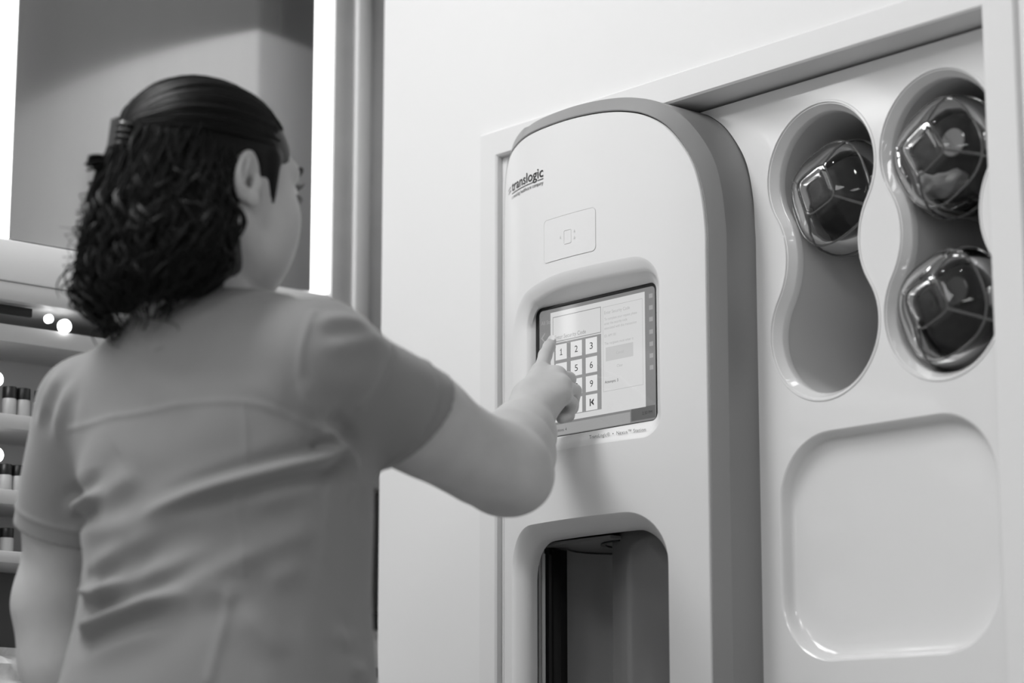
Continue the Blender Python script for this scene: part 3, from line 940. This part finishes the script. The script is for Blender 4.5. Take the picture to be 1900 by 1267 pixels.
def hand_prims(W, F, k=0.010):
    out = []
    W = np.asarray(W)
    for n, pts in F.items():
        pts = [np.array(p) for p in pts]
        r = FRAD[n]
        if n == 'thumb':
            out.append(cone(W + (pts[0] - W) * 0.3, pts[0], 0.016, 0.0145, 0.014))
        else:
            out.append(cone(W + (pts[0] - W) * 0.12, pts[0], 0.0165 if n != 'little' else 0.0145, 0.0115 if n != 'little' else 0.0105, 0.016))
        for i in range(3):
            out.append(cone(pts[i], pts[i + 1], r[i], r[i + 1], 0.0035 if i else 0.006))
        if n != 'thumb':                              # knuckle
            out.append(ell(pts[0], np.eye(3), (r[0] * 1.12,) * 3, 0.006))
    return out

# relaxed left hand hanging below the frame
def rel_hand(W, d, side, fwd):
    F = {}
    for j, (n, ln) in enumerate((('index', .074), ('middle', .08), ('ring', .075), ('little', .06))):
        base = W + d * 0.088 + side * (0.028 - 0.019 * j)
        a = base + d * ln * .5 + fwd * .008
        b_ = a + d * ln * .28 + fwd * .012
        F[n] = [base, a, b_, b_ + d * ln * .2 + fwd * .012]
    t0 = W + d * 0.03 + side * 0.022 + fwd * .008
    F['thumb'] = [t0, t0 + d * .035 + side * .012 + fwd * .012, t0 + d * .062 + side * .012 + fwd * .018, t0 + d * .082 + side * .008 + fwd * .022]
    return F
_dl = (WR_L - EL_L) / np.linalg.norm(WR_L - EL_L)
HAND_L = rel_hand(WR_L, _dl, E_F, E_R)

HIP = V3(0.043, -0.594, 0.90)
HIP_R, HIP_L = HIP + E_R * 0.088, HIP - E_R * 0.088
FT = V3(0, 0, 0)
def leg_pts(h, s):
    k = V3(h[0], h[1], 0.49) + E_R * 0.004 * s + E_F * 0.012
    a = V3(h[0], h[1], 0.085) + E_R * 0.008 * s - E_F * 0.015
    return k, a

def body_prims():
    B = []
    # trunk under the tunic
    B.append(torso(-0.016, 0.80, 1.345, 0.03))
    B.append(cone(SH_L + V3(0.02, 0.0, 0.0), V3(0.038, -0.625, 1.335), 0.044, 0.052, 0.04))
    B.append(cone(SH_R - V3(0.02, 0.0, 0.0), V3(0.046, -0.615, 1.34), 0.044, 0.052, 0.04))
    B += arm_prims(SH_R, EL_R, WR_R)
    B.append(ell(EL_R + V3(0.020, 0.012, -0.012), np.eye(3), (0.030, 0.030, 0.030), 0.03))
    B.append(cone(SH_R + (EL_R - SH_R) * .60 - V3(0, 0, .011), SH_R + (EL_R - SH_R) * .85 - V3(0, 0, .009), 0.045, 0.046, 0.010))
    B += [cone(V3(0.0005, -0.1210, 1.3020), V3(-0.0180, -0.0960, 1.3380), 0.0215, 0.0175, 0.018), cone(V3(-0.0180, -0.0960, 1.3380), V3(-0.0290, -0.0700, 1.3610), 0.0175, 0.0125, 0.014)]
    B += arm_prims(SH_L, EL_L, WR_L)
    B += hand_prims(WR_R, FINGERS)
    B += hand_prims(WR_L, HAND_L)
    for h, s in ((HIP_R, 1), (HIP_L, -1)):
        k, a = leg_pts(h, s)
        B += [cone(h, k, 0.085, 0.055, 0.04), cone(k, k + (a - k) * .3, 0.054, 0.056, 0.03), cone(k + (a - k) * .3, a, 0.056, 0.036, 0.03), cone(a, a + E_F * .12 - V3(0, 0, .045), 0.036, 0.026, .03)]
    # neck
    B.append(cone(V3(0.044, -0.640, 1.315), hp(0, -0.030, -0.055), 0.057, 0.054, 0.03))
    # head
    B += [hell(0, -0.014, 0.026, 0.074, 0.096, 0.076, 0.02), hell(0, 0.030, -0.020, 0.064, 0.066, 0.082, 0.03), hell(0, 0.042, -0.072, 0.046, 0.046, 0.040, 0.03),
          hell(0, 0.070, -0.101, 0.022, 0.020, 0.018, 0.02)]
    for s in (1, -1):
        B += [hcone((s * .054, -0.004, -.060), (s * .022, .058, -.102), .020, .016, .028), hell(s * .041, .062, -.040, .027, .027, .036, .025), hell(s * .036, .058, -.075, .024, .024, .028, .025),
              hcone((s * .012, .086, .024), (s * .042, .072, .024), .011, .010, .016)]
    B += [hcone((0, .090, .012), (0, .108, -.030), .008, .0105, .012), hell(.010, .100, -.036, .008, .010, .007, .008), hell(-.010, .100, -.036, .008, .010, .007, .008)]
    B += [hell(0, .094, -.0595, .024, .010, .0065, .006), hell(0, .092, -.0715, .021, .010, .0075, .006)]
    for s in (1, -1):
        B.append(hell(s * .031, .094, .004, .016, .014, .010, .012, 's'))
    # ears: shell, rim, bowl, lobe
    for s in (1, -1):
        tn = s * 0.42
        B.append(hell(s * .0770, -.006, -.010, .0075, .0190, .0310, .006, 'u', -0.18, tn))
        B.append(hell(s * .0850, -.0045, -.006, .0092, .0130, .0205, .003, 's', -0.18, tn))
        B.append(hell(s * .0785, .0000, -.016, .0130, .0060, .0085, .003, 's'))
        B.append(hell(s * .0785, .0050, -.034, .0055, .0085, .0100, .005))
        B.append(hcone((s * .0745, .0105, -.011), (s * .0765, .0090, -.020), .006, .006, .004))
        # inner fold
        B.append(hcone((s * .0815, -.0070, .006), (s * .0800, -.0105, -.018), .0028, .0028, .003))
    return B

SLEEVE_R = 0.475
SLEEVE_L = 0.62
def tunic_prims():
    T = [torso(0.0, 0.76, 1.352, 0.03)]
    T.append(cone(SH_L + V3(0.020, 0.0, 0.0), V3(0.036, -0.630, 1.328), 0.060, 0.066, 0.04))
    T.append(cone(SH_R - V3(0.014, 0.004, -0.008), V3(0.046, -0.618, 1.335), 0.060, 0.064, 0.04))
    T.append(cone(SH_R + (EL_R - SH_R) * -0.02, EL_R, 0.0605, 0.0615, 0.035, 'u', (-0.3, SLEEVE_R), V3(0.0, 0.0, -0.22)))
    T.append(cone(SH_L + (EL_L - SH_L) * -0.02, EL_L, 0.063, 0.067, 0.022, 'u', (-0.3, SLEEVE_L)))
    # open the neck
    T.append(cone(V3(0.046, -0.612, 1.352), V3(0.050, -0.575, 1.50), 0.058, 0.09, 0.008, 's'))
    T.append(cone(V3(0.030, -0.500, 1.30), V3(0.036, -0.46, 1.37), 0.020, 0.07, 0.01, 's'))
    return T

def trouser_prims():
    T = [torso(0.004, 0.74, 0.93, 0.03)]
    for h, s in ((HIP_R, 1), (HIP_L, -1)):
        k, a = leg_pts(h, s)
        T += [cone(h - V3(0, 0, .06), k, 0.098, 0.082, 0.04), cone(k, a - V3(0, 0, .02), 0.082, 0.080, 0.03, 'u', (-1, 1.0))]
    return T

def eval_prims(prims, P, sel=None):
    d = np.full(len(P), 1.0)
    for i in (range(len(prims)) if sel is None else sel):
        p = prims[i]
        e = p.fn(P)
        if p.op == 'u':
            h = np.clip(0.5 + 0.5 * (d - e) / p.k, 0, 1)
            d = d * (1 - h) + e * h - p.k * h * (1 - h)
        else:
            e = -e
            h = np.clip(0.5 - 0.5 * (d - e) / p.k, 0, 1)
            d = d * (1 - h) + e * h + p.k * h * (1 - h)
    return d

def mesh_field(prims, h, fine=None):
    """surface of the field on a block-sparse grid; returns verts, quads"""
    import openvdb
    B = 12
    s = B * h
    lo = np.min([p.c - p.r for p in prims if p.op == 'u'], 0) - 0.03
    hi = np.max([p.c + p.r for p in prims if p.op == 'u'], 0) + 0.03
    n = np.ceil((hi - lo) / s).astype(int)
    g = np.stack(np.meshgrid(*[np.arange(k) for k in n], indexing='ij'), -1).reshape(-1, 3)
    cen = lo + (g + 0.5) * s
    d = eval_prims(prims, cen)
    rad = s * 0.87
    near = np.abs(d) < rad * 1.5 + 0.02
    grid = openvdb.FloatGrid(0.05)
    for b in g[(d <= 0) & ~near]:
        o = b * B
        grid.fill(tuple(int(x) for x in o), tuple(int(x) for x in o + B - 1), -0.05, True)
    off = np.stack(np.meshgrid(*[np.arange(B)] * 3, indexing='ij'), -1).reshape(-1, 3)
    C_ = np.array([p.c for p in prims]); R_ = np.array([p.r + 2 * p.k for p in prims])
    for b, c in zip(g[near], cen[near]):
        sel = np.nonzero(np.linalg.norm(C_ - c, axis=1) < R_ + rad + 0.02)[0]
        P = lo + (b * B + off) * h
        v = eval_prims(prims, P, sel) if len(sel) else np.full(len(P), 0.05)
        grid.copyFromArray(np.clip(v, -0.05, 0.05).reshape(B, B, B).astype(np.float32), ijk=tuple(int(x) for x in b * B))
    v, q = grid.convertToQuads(0.0)
    return lo + np.asarray(v) * h, np.asarray(q)[:, ::-1]

# ---------------------------------------------------------------- body, clothes
SKIN = mat('skin', 0.47, 0.50, spec=0.35, bump=0.06, bscale=700, vary=0.05, vscale=30, sss=0.15)
CLOTH = mat('grey_scrub_cloth', 0.225, 0.85, spec=0.15, bump=0.05, bscale=1200, sheen=0.25)
TROUSER = mat('grey_scrub_trousers', 0.22, 0.85, spec=0.15)
SHOE = mat('pale_shoe', 0.6, 0.5)
HAIR = mat('dark_brown_hair', 0.005, 0.46, spec=0.16)
LASH = mat('dark_lashes', 0.012, 0.6)
EYE = mat('eye_white', 0.7, 0.15)
NAIL = mat('pale_nail', 0.62, 0.15, spec=0.6)

v, q = mesh_field(body_prims(), 0.0026)
person = mesh('person', v, q, SKIN)
tag(person, 'person in grey short-sleeved scrubs, seen from behind, pressing the touchscreen with the right index finger', 'person')

FOLDS = [
    (0.012, 0.0065, [(0.217,-0.566,1.194),(0.22,-0.591,1.185),(0.217,-0.61,1.179),(0.205,-0.639,1.17),(0.181,-0.667,1.159),(0.156,-0.686,1.151),(0.126,-0.702,1.143),(0.09,-0.714,1.134),(0.057,-0.721,1.126)]),
    (0.009, 0.012, [(0.217,-0.563,1.198),(0.219,-0.587,1.188),(0.217,-0.61,1.18)]),
    (0.014, 0.0085, [(-0.021,-0.728,1.014),(0.025,-0.729,1.021),(0.065,-0.722,1.03),(0.095,-0.714,1.038),(0.119,-0.706,1.042),(0.144,-0.694,1.044)]),
    (0.009, 0.018, [(0.22,-0.587,1.187),(0.205,-0.639,1.166),(0.171,-0.676,1.152),(0.126,-0.702,1.139),(0.067,-0.719,1.125),(-0.001,-0.724,1.11),(-0.127,-0.67,1.115)]),
    (0.008, 0.016, [(-0.018,-0.73,1.008),(0.066,-0.722,1.026),(0.13,-0.701,1.04),(0.173,-0.675,1.047)]),
    (0.006, 0.012, [(0.144,-0.694,1.044),(0.171,-0.677,1.045),(0.197,-0.651,1.049)]),
    (0.0115, 0.0075, [(-0.114,-0.688,1.155),(-0.04,-0.72,1.153),(-0.011,-0.726,1.156),(0.019,-0.726,1.156)]),
    (0.008, 0.014, [(-0.032,-0.722,1.146),(0.019,-0.726,1.155),(0.051,-0.722,1.169),(0.064,-0.719,1.182)]),
    (0.0105, 0.0075, [(-0.036,-0.719,1.057),(-0.003,-0.725,1.053),(0.023,-0.725,1.058),(0.06,-0.72,1.062)]),
    (0.008, 0.012, [(-0.051,-0.712,1.078),(0.02,-0.724,1.089),(0.072,-0.717,1.102),(0.111,-0.707,1.114)]),
    (0.006, 0.012, [(0.184,-0.664,1.129),(0.201,-0.643,1.139),(0.212,-0.622,1.145),(0.22,-0.587,1.159)]),
    (0.0098, 0.013, [(0.023,-0.725,1.061),(0.074,-0.717,1.063),(0.112,-0.706,1.074),(0.147,-0.69,1.088),(0.171,-0.674,1.107)]),
    (0.0095, 0.013, [(0.094,-0.714,1.043),(0.143,-0.694,1.056),(0.177,-0.67,1.074),(0.199,-0.645,1.09),(0.212,-0.622,1.108)]),
    (0.006, 0.012, [(0.197,-0.65,1.053),(0.21,-0.628,1.064),(0.217,-0.6,1.08)]),
    (0.012, 0.0075, [(0.218,-0.593,1.215),(0.218,-0.578,1.207),(0.217,-0.564,1.198),(0.212,-0.545,1.188),(0.205,-0.526,1.181)]),
    (0.0035, 0.0045, [(-0.075,-0.72,1.238),(-0.017,-0.719,1.238),(0.041,-0.714,1.24),(0.078,-0.706,1.242),(0.112,-0.695,1.243),(0.144,-0.68,1.243),(0.171,-0.662,1.242),(0.187,-0.648,1.238),(0.201,-0.633,1.231),(0.212,-0.616,1.223),(0.218,-0.597,1.216)]),
    (0.002, 0.004, [(0.173,-0.66,1.24),(0.181,-0.663,1.209),(0.184,-0.664,1.175)]),
    (0.003, 0.006, [(0.177,-0.671,1.148),(0.178,-0.669,1.121),(0.183,-0.664,1.09),(0.184,-0.663,1.063)]),
    (0.0045, 0.008, [(0.174,-0.675,1.037),(0.174,-0.678,1.02),(0.171,-0.684,0.99),(0.168,-0.692,0.956)]),
    (0.003, 0.006, [(0.219,-0.58,1.165),(0.219,-0.583,1.137),(0.218,-0.587,1.11),(0.218,-0.587,1.083)]),
    (0.004, 0.006, [(0.217,-0.605,1.339),(0.223,-0.62,1.312),(0.223,-0.625,1.29),(0.221,-0.624,1.267),(0.219,-0.615,1.244),(0.218,-0.599,1.222),(0.218,-0.587,1.213)]),
    (0.006, 0.01, [(0.224,-0.614,1.321),(0.233,-0.595,1.328),(0.238,-0.569,1.33),(0.232,-0.539,1.328)]),
    (0.005, 0.01, [(0.232,-0.615,1.294),(0.245,-0.592,1.3),(0.247,-0.558,1.309),(0.221,-0.506,1.322)]),
    (0.004, 0.007, [(0.224,-0.505,1.319),(0.244,-0.528,1.289),(0.245,-0.539,1.267),(0.235,-0.553,1.242)]),
    (0.008, 0.009, [(-0.106,-0.709,1.318),(-0.103,-0.725,1.293),(-0.106,-0.73,1.269),(-0.111,-0.728,1.244)]),
    (0.009, 0.009, [(-0.08,-0.719,1.296),(-0.083,-0.725,1.27),(-0.09,-0.725,1.246),(-0.1,-0.715,1.215)]),
    (0.006, 0.008, [(-0.107,-0.723,1.299),(-0.114,-0.731,1.266),(-0.128,-0.727,1.239)]),
    (0.006, 0.02, [(0.038,-0.706,1.293),(0.068,-0.7,1.271),(0.108,-0.693,1.255),(0.141,-0.678,1.252)]),
    (0.004, 0.014, [(0.157,-0.661,1.271),(0.184,-0.647,1.255),(0.201,-0.633,1.241),(0.21,-0.621,1.231)]),
    (0.004, 0.012, [(0.137,-0.649,1.346),(0.151,-0.626,1.355),(0.169,-0.604,1.359)]),
    (0.006, 0.009, [(0.223,-0.578,1.011),(0.223,-0.565,1.0),(0.221,-0.551,0.989)]),
    (0.005, 0.008, [(0.226,-0.563,0.969),(0.221,-0.542,0.968),(0.211,-0.519,0.969)]),
    (0.007, 0.014, [(0.179,-0.672,1.03),(0.196,-0.657,1.012),(0.211,-0.643,0.99),(0.22,-0.629,0.975)]),
    (0.006, 0.014, [(-0.008,-0.735,0.985),(0.048,-0.73,0.995),(0.093,-0.719,1.003),(0.135,-0.703,1.006)]),
    (0.007, 0.013, [(0.199,-0.645,1.08),(0.207,-0.631,1.097),(0.215,-0.611,1.108),(0.218,-0.591,1.113)]),
    (0.006, 0.012, [(0.219,-0.586,1.147),(0.218,-0.568,1.166),(0.216,-0.556,1.181)]),
    (0.006, 0.012, [(0.216,-0.562,1.133),(0.214,-0.548,1.158),(0.211,-0.54,1.176)]),
    (0.007, 0.014, [(-0.123,-0.674,1.126),(-0.001,-0.724,1.119),(0.047,-0.722,1.121),(0.076,-0.717,1.133)]),
    (0.005, 0.01, [(0.225,-0.62,1.267),(0.222,-0.611,1.244),(0.22,-0.594,1.222)]),
    (0.005, 0.012, [(0.218,-0.612,1.237),(0.221,-0.589,1.222),(0.217,-0.564,1.205)]),
]

def poly_dist(P, pts):
    pts = np.array(pts)
    best = np.full(len(P), 9.0)
    tpar = np.zeros(len(P))
    n = len(pts) - 1
    for i in range(n):
        a, b_ = pts[i], pts[i + 1]
        ab = b_ - a
        t = np.clip(((P - a) @ ab) / max(ab @ ab, 1e-9), 0, 1)
        d = np.linalg.norm(P - a - t[:, None] * ab, axis=1)
        k = d < best
        best[k] = d[k]
        tpar[k] = (i + t[k]) / n
    return best, tpar

def vnormals(v, q):
    n = np.zeros_like(v)
    fn = np.cross(v[q[:, 2]] - v[q[:, 0]], v[q[:, 3]] - v[q[:, 1]])
    for i in range(4): np.add.at(n, q[:, i], fn)
    return n / (np.linalg.norm(n, axis=1)[:, None] + 1e-12)

v, q = mesh_field(tunic_prims(), 0.0028)
nr = vnormals(v, q)
disp = np.zeros(len(v))
for amp, w, pts in FOLDS:
    lo, hi = np.min(pts, 0) - 4 * w, np.max(pts, 0) + 4 * w
    k = np.nonzero(((v > lo) & (v < hi)).all(1))[0]
    if not len(k): continue
    d, t = poly_dist(v[k], pts)
    seam = amp < 0.0047 and w < 0.009
    fade = np.clip(np.minimum((t + 0.05) / (0.15 if amp > .01 else 0.42), (1 - t) / 0.45), 0.0, 1) if not seam else np.ones(len(k))
    fade = fade * fade * (3 - 2 * fade)
    if seam:
        disp[k] += -amp * 0.55 * np.exp(-(d / (w * 0.75)) ** 2)
    else:
        disp[k] += fade * amp * (1.2 if amp >= .01 else .75) * (-0.95 * np.exp(-(d / w) ** 2) + 0.42 * np.exp(-((d - 2.1 * w) / (1.3 * w)) ** 2))
# slow drape of the cloth
rw = np.random.default_rng(4)
for _ in range(16):
    kv = rw.normal(size=3) * 26 * np.array([1, 1, 0.8])
    disp += 0.00055 * np.sin(v @ kv + rw.uniform(0, 6.3))
# stitched hems of the sleeves
for S0, E0, fr in ((SH_R, EL_R, SLEEVE_R), (SH_L, EL_L, SLEEVE_L)):
    ax = E0 - (S0 + (E0 - S0) * -0.02)
    L_ = np.linalg.norm(ax)
    o0 = S0 + (E0 - S0) * -0.02
    along = (v - o0) @ ax / L_
    away = np.linalg.norm(v - o0 - along[:, None] * ax / L_, axis=1)
    k = (away < 0.085) & (along > 0.05)
    disp[k] -= 0.0016 * np.exp(-((along[k] - (fr * L_ - 0.022)) / 0.0026) ** 2)
v2 = v + nr * disp[:, None]
tunic = mesh('scrub_top', v2, q, CLOTH, person)
v, q = mesh_field(trouser_prims(), 0.006)
mesh('trousers', v, q, TROUSER, person)
for h, s in ((HIP_R, 1), (HIP_L, -1)):
    kn, an = leg_pts(h, s)
    sp = [cone(an - E_F * .02 - V3(0, 0, .035), an + E_F * .15 - V3(0, 0, .052), 0.046, 0.034, .02), cone(an - V3(0, 0, .02), an - V3(0, 0, .04), 0.046, 0.046, .02)]
    fl = Prim(lambda P: 0.0015 - P[:, 2], (0, 0, 0), 9, 0.004, 's')
    fl.fn = lambda P: P[:, 2] - 0.0015
    vs, qs = mesh_field(sp + [fl], 0.005)
    mesh('shoe', vs, qs, SHOE, person)

# ---------------------------------------------------------------- face details
for s in (1, -1):
    mb = MB()
    c = hp(s * .031, .0795, .004)
    bm = bmesh.new()
    bmesh.ops.create_uvsphere(bm, u_segments=16, v_segments=10, radius=0.0115)
    bm.verts.index_update()
    mb.add([(c + np.array(x.co[:])) for x in bm.verts], [[w.index for w in f.verts] for f in bm.faces])
    bm.free()
    mb.obj('eye', EYE, person)
    mb = MB()
    for i in range(9):
        t = i / 8
        x = s * (.019 + .027 * t)
        y0 = .0895 - .010 * t * t
        for dz, o in ((0.0075, 1), (-0.0035, -1)):
            p = [hp(x, y0, .003 + dz), hp(x + s * .002 * t, y0 + .0055, .003 + dz + .001 * o), hp(x + s * .004 * t, y0 + .0095, .003 + dz + .0045 * o)]
            mb.tube(p, [.0006, .0005, .0002], 4)
    mb.obj('eyelashes', LASH, person)
    mb = MB()
    for i in range(14):
        t = i / 13
        p0 = hp(s * (.014 + .034 * t), .0955 - .018 * t * t, .0245 + .004 * math.sin(2.6 * t))
        mb.tube([p0, p0 + H_R * s * .005 + H_U * .0025, p0 + H_R * s * .009 + H_U * .002], [.0008, .0007, .0003], 4)
    mb.obj('eyebrow', LASH, person)
# nail of the pointing finger
ix = [np.array(p) for p in FINGERS['index']]
fd = (ix[3] - ix[2]) / np.linalg.norm(ix[3] - ix[2])
toc = np.array([0.745, -0.645, -0.16]) * 0.75 + np.array([0, 0, 0.65])
fn_ = toc - fd * (toc @ fd); fn_ /= np.linalg.norm(fn_)
fs = np.cross(fd, fn_)
mb = MB()
rows = []
for i in range(6):
    t = i / 5
    c = ix[2] + (ix[3] - ix[2]) * (0.45 + 0.85 * t)
    rr = 0.0072 - 0.0006 * t
    rows.append([c + fs * math.sin(a) * rr + fn_ * (math.cos(a) * rr + 0.0002) for a in np.linspace(-0.75, 0.75, 7) * (1 - 0.25 * abs(2 * t - 1) ** 3)])
mb.loft(rows, False)
mb.obj('fingernail', NAIL, person)

# ---------------------------------------------------------------- hair
HAZ = np.array([[.07, -.026, .074, .080], [.04, -.034, .076, .084], [0, -.046, .079, .084], [-.04, -.053, .090, .084], [-.08, -.053, .099, .084], [-.11, -.057, .098, .080], [-.135, -.064, .086, .070], [-.155, -.072, .066, .052], [-.175, -.08, .04, .034]])[::-1]
def mass(z):
    return [np.interp(z, HAZ[:, 0], HAZ[:, i]) for i in (1, 2, 3)]
HB = np.stack([H_R, _yaw, V3(0, 0, 1)])        # upright head axes for hanging hair
def hw(x, y, z): return H_C + HB.T @ np.array([x, y, z], float)
def loc(P): return (P - H_C) @ HB.T
def hair_mass(P):
    p = loc(P)
    cy, rx, ry = mass(p[:, 2])
    qd = np.sqrt((p[:, 0] / rx) ** 2 + ((p[:, 1] - cy) / ry) ** 2)
    lump = 0.004 * np.sin(p[:, 0] * 70 + p[:, 2] * 40) * np.sin(p[:, 2] * 55 + p[:, 1] * 60)
    return np.maximum((qd - 1) * np.minimum(rx, ry) + 0.006 + lump, np.maximum(p[:, 2] - 0.07, -0.150 - p[:, 2]))
FRONT = np.array([[-.07, -.02], [-.045, .005], [-.025, .018], [0, .026], [.018, .040], [.028, .060], [.06, .074], [.09, .076], [.13, .08]])
CR = np.array([.0805, .103, .083])
def hair_cap(P):
    p = (P - H_C) @ HA.T
    d = p - np.array([0, -.014, .026])
    k0 = np.sqrt(((d / CR) ** 2).sum(1)); k1 = np.sqrt(((d / CR ** 2) ** 2).sum(1)) + 1e-9
    e = k0 * (k0 - 1) / k1
    lim = np.interp(p[:, 2], FRONT[:, 0], FRONT[:, 1])
    # leave the ear free
    ear = 0.019 - np.sqrt(((p[:, 1] + .006) / 1.0) ** 2 + ((p[:, 2] + .010) / 1.5) ** 2)
    ear = np.where(np.abs(p[:, 0]) > .05, ear, -1)
    return np.maximum(np.maximum(e, p[:, 1] - lim), np.maximum(-0.06 - p[:, 2], ear))
hair_prims = [Prim(hair_cap, H_C, 0.16, 0.006)] + [hcone((s * .0640, .030, .022), (s * .0660, .0400, -.032), .0130, .0020, .006) for s in (1, -1)] + [ Prim(hair_mass, hw(0, -.06, -.06), 0.24, 0.012)]
v, q = mesh_field(hair_prims, 0.003)
hair = mesh('hair', v, q, HAIR, person)

rh = np.random.default_rng(21)
CLIP = np.array([-0.004, -0.117, 0.026])       # in head axes
def on_cap(dirv, lift=0.0):
    d = dirv / np.linalg.norm(dirv / CR)
    return H_C + HA.T @ (np.array([0, -.014, .026]) + d * (1 + lift / 0.09))
# combed strands: from the hairline over the skull to the clip
comb = MB()
cdir = CLIP - np.array([0, -.014, .026])
starts = []
for i in range(300):
    a = rh.uniform(-1.35, 1.35)
    starts.append(np.array([math.sin(a) * .078, .012 + .062 * math.cos(a * 1.1), .030 + .058 * math.cos(a) ** 1.0 + rh.normal() * .002]))
for i in range(260):                              # shorter ones that begin further back
    a = rh.uniform(-1.5, 1.5)
    starts.append(np.array([math.sin(a) * .08, rh.uniform(-.06, .05), .032 + .07 * math.cos(a)]))
for s0 in starts:
    s0 = s0 - np.array([0, -.014, .026])
    n = 16
    pts = []
    amp, ph, lift = rh.uniform(0, .0012), rh.uniform(0, 6), rh.uniform(0, .0038)
    A0, B0 = s0 / CR, cdir / CR
    A0 /= np.linalg.norm(A0); B0 /= np.linalg.norm(B0)
    om = math.acos(max(-1, min(1, A0 @ B0)))
    sgn = np.sign(s0[0]) or 1
    for k in range(n + 1):
        t = k / n * 0.985
        dd = (math.sin((1 - t) * om) * A0 + math.sin(t * om) * B0) / max(math.sin(om), 1e-4)
        dd = dd + np.array([0, 0, -0.10 * math.sin(math.pi * t) * min(1, abs(s0[0]) / .05)])
        dd /= np.linalg.norm(dd)
        pts.append(on_cap(dd * CR, 0.0006 + amp * math.sin(5 * t + ph) + lift * math.sin(math.pi * t)))
    r0 = rh.uniform(.0009, .0019)
    comb.tube(pts, [r0 * (0.35 + 0.65 * min(1, 6 * k / n)) for k in range(n + 1)], 5)
comb.obj('combed_strands', HAIR, person)['kind'] = 'stuff'

# curls that hang from the clip line to the shoulders
curl = MB()
def lock(az, z0, length, amp, wav, r0, out=0.0, ph=None, drift=0.0, tight=1.0):
    n = max(10, int(length / 0.0055))
    ph = rh.uniform(0, 6.3) if ph is None else ph
    spin = rh.choice([-1, 1])
    pts, rad = [], []
    for k in range(n + 1):
        t = k / n
        z = z0 - length * t
        cy, rx, ry = mass(max(z, -0.20))
        a = az + drift * t
        rr = 1.0 + out * t
        base = np.array([rx * math.sin(a) * rr, cy - ry * math.cos(a) * rr, z])
        nrm = np.array([math.sin(a), -math.cos(a), 0.0]); tan = np.array([math.cos(a), math.sin(a), 0.0])
        w = amp * (0.22 + 1.15 * t * (1.6 - t * .6))
        th = spin * 2 * math.pi * (length * t) / wav + ph
        p = base + nrm * (w * math.cos(th) * 0.7 - 0.001) + tan * w * math.sin(th) + np.array([0, 0, 0.25 * w * math.sin(th + 1)])
        pts.append(hw(*p))
        rad.append(r0 * (1 - 0.8 * t ** 4) * (0.6 + 0.4 * min(1, 8 * t)))
    return pts, rad
for i in range(430):
    az = rh.uniform(-1.45, 1.85)
    z0 = rh.uniform(-.02, .05) if rh.random() < .7 else rh.uniform(-.10, -.02)
    zend = -0.128 - 0.018 * math.cos(az) + rh.normal() * .016 - (0.008 if az > 1.0 else 0)
    ln = max(0.04, z0 - zend)
    amp = rh.uniform(.004, .0095); wav = rh.uniform(.055, .10)
    ph = rh.uniform(0, 6.3)
    st = rh.bit_generator.state
    base = lock(az, z0, ln, amp, wav, rh.uniform(.0015, .0028), rh.uniform(-.02, .10), ph, rh.normal() * .10)
    curl.tube(base[0], base[1], 5)
    for j in range(2):                            # companions that follow the same curl
        off = rh.normal(size=3) * .0022
        curl.tube([p + off * (0.5 + 0.8 * k / len(base[0])) for k, p in enumerate(base[0])], [x * rh.uniform(.45, .8) for x in base[1]], 4)
# loose curls that stand off the outline on the far side and at the bottom
for i in range(90):
    az = rh.uniform(-1.6, -0.5) if i % 4 else rh.uniform(0.2, 1.3)
    z0 = rh.uniform(-.09, .02)
    p, r = lock(az, z0, rh.uniform(.07, .12), rh.uniform(.009, .015), rh.uniform(.03, .045), rh.uniform(.0005, .0009), rh.uniform(.08, .28), None, rh.normal() * .2)
    curl.tube(p, r, 4)
# ends that sweep out to the far shoulder
for i in range(80):
    az = rh.uniform(-1.35, -0.65)
    p, r = lock(az, rh.uniform(-.115, -.075), rh.uniform(.055, .085), rh.uniform(.006, .011), rh.uniform(.04, .06), rh.uniform(.0010, .0022), rh.uniform(.15, .50), None, rh.normal() * .15)
    curl.tube(p, r, 5)
# tail that loops out of the clip
for i in range(30):
    o = rh.normal(size=3) * .0025
    rr = rh.uniform(.009, .0145)
    pts = []
    for k in range(22):
        t = k / 21
        b_ = np.array([-.012 - .010 * t, -.116 - .020 * t, .000 - .010 * t])
        th = 1.2 + 7.2 * t + 0.3 * o[0] * 100
        pts.append(hw(*(b_ + o * (.4 + t) + np.array([0.3 * rr * math.cos(th), rr * math.cos(th), rr * math.sin(th)]) * min(1, t * 1.6))))
    curl.tube(pts, [.0024 * (1 - .4 * t / 22) for t in range(22)], 5)
curl.obj('curls', HAIR, person)['kind'] = 'stuff'
# claw clip
CLIPM = mat('shiny_hair_clip', 0.12, 0.15, metal=0.3, spec=0.8)
mb = MB()
cpos = CLIP + np.array([.003, -.008, -.008])
for s in (1, -1):
    for j in range(4):
        zz = .010 - .0075 * j
        pts = [H_C + HA.T @ (cpos + np.array([s * (.002 + .014 * math.sin(u)), -.006 + .013 * (1 - math.cos(u)) , zz])) for u in np.linspace(0, 1.5, 8)]
        mb.tube(pts, [.0019, .0019, .0018, .0018, .0017, .0016, .0014, .001], 6)
    mb.tube([H_C + HA.T @ (cpos + np.array([s * .004, -.007, zz])) for zz in np.linspace(.016, -.017, 8)], .0024, 7)
mb.obj('hair_clip', CLIPM, person)
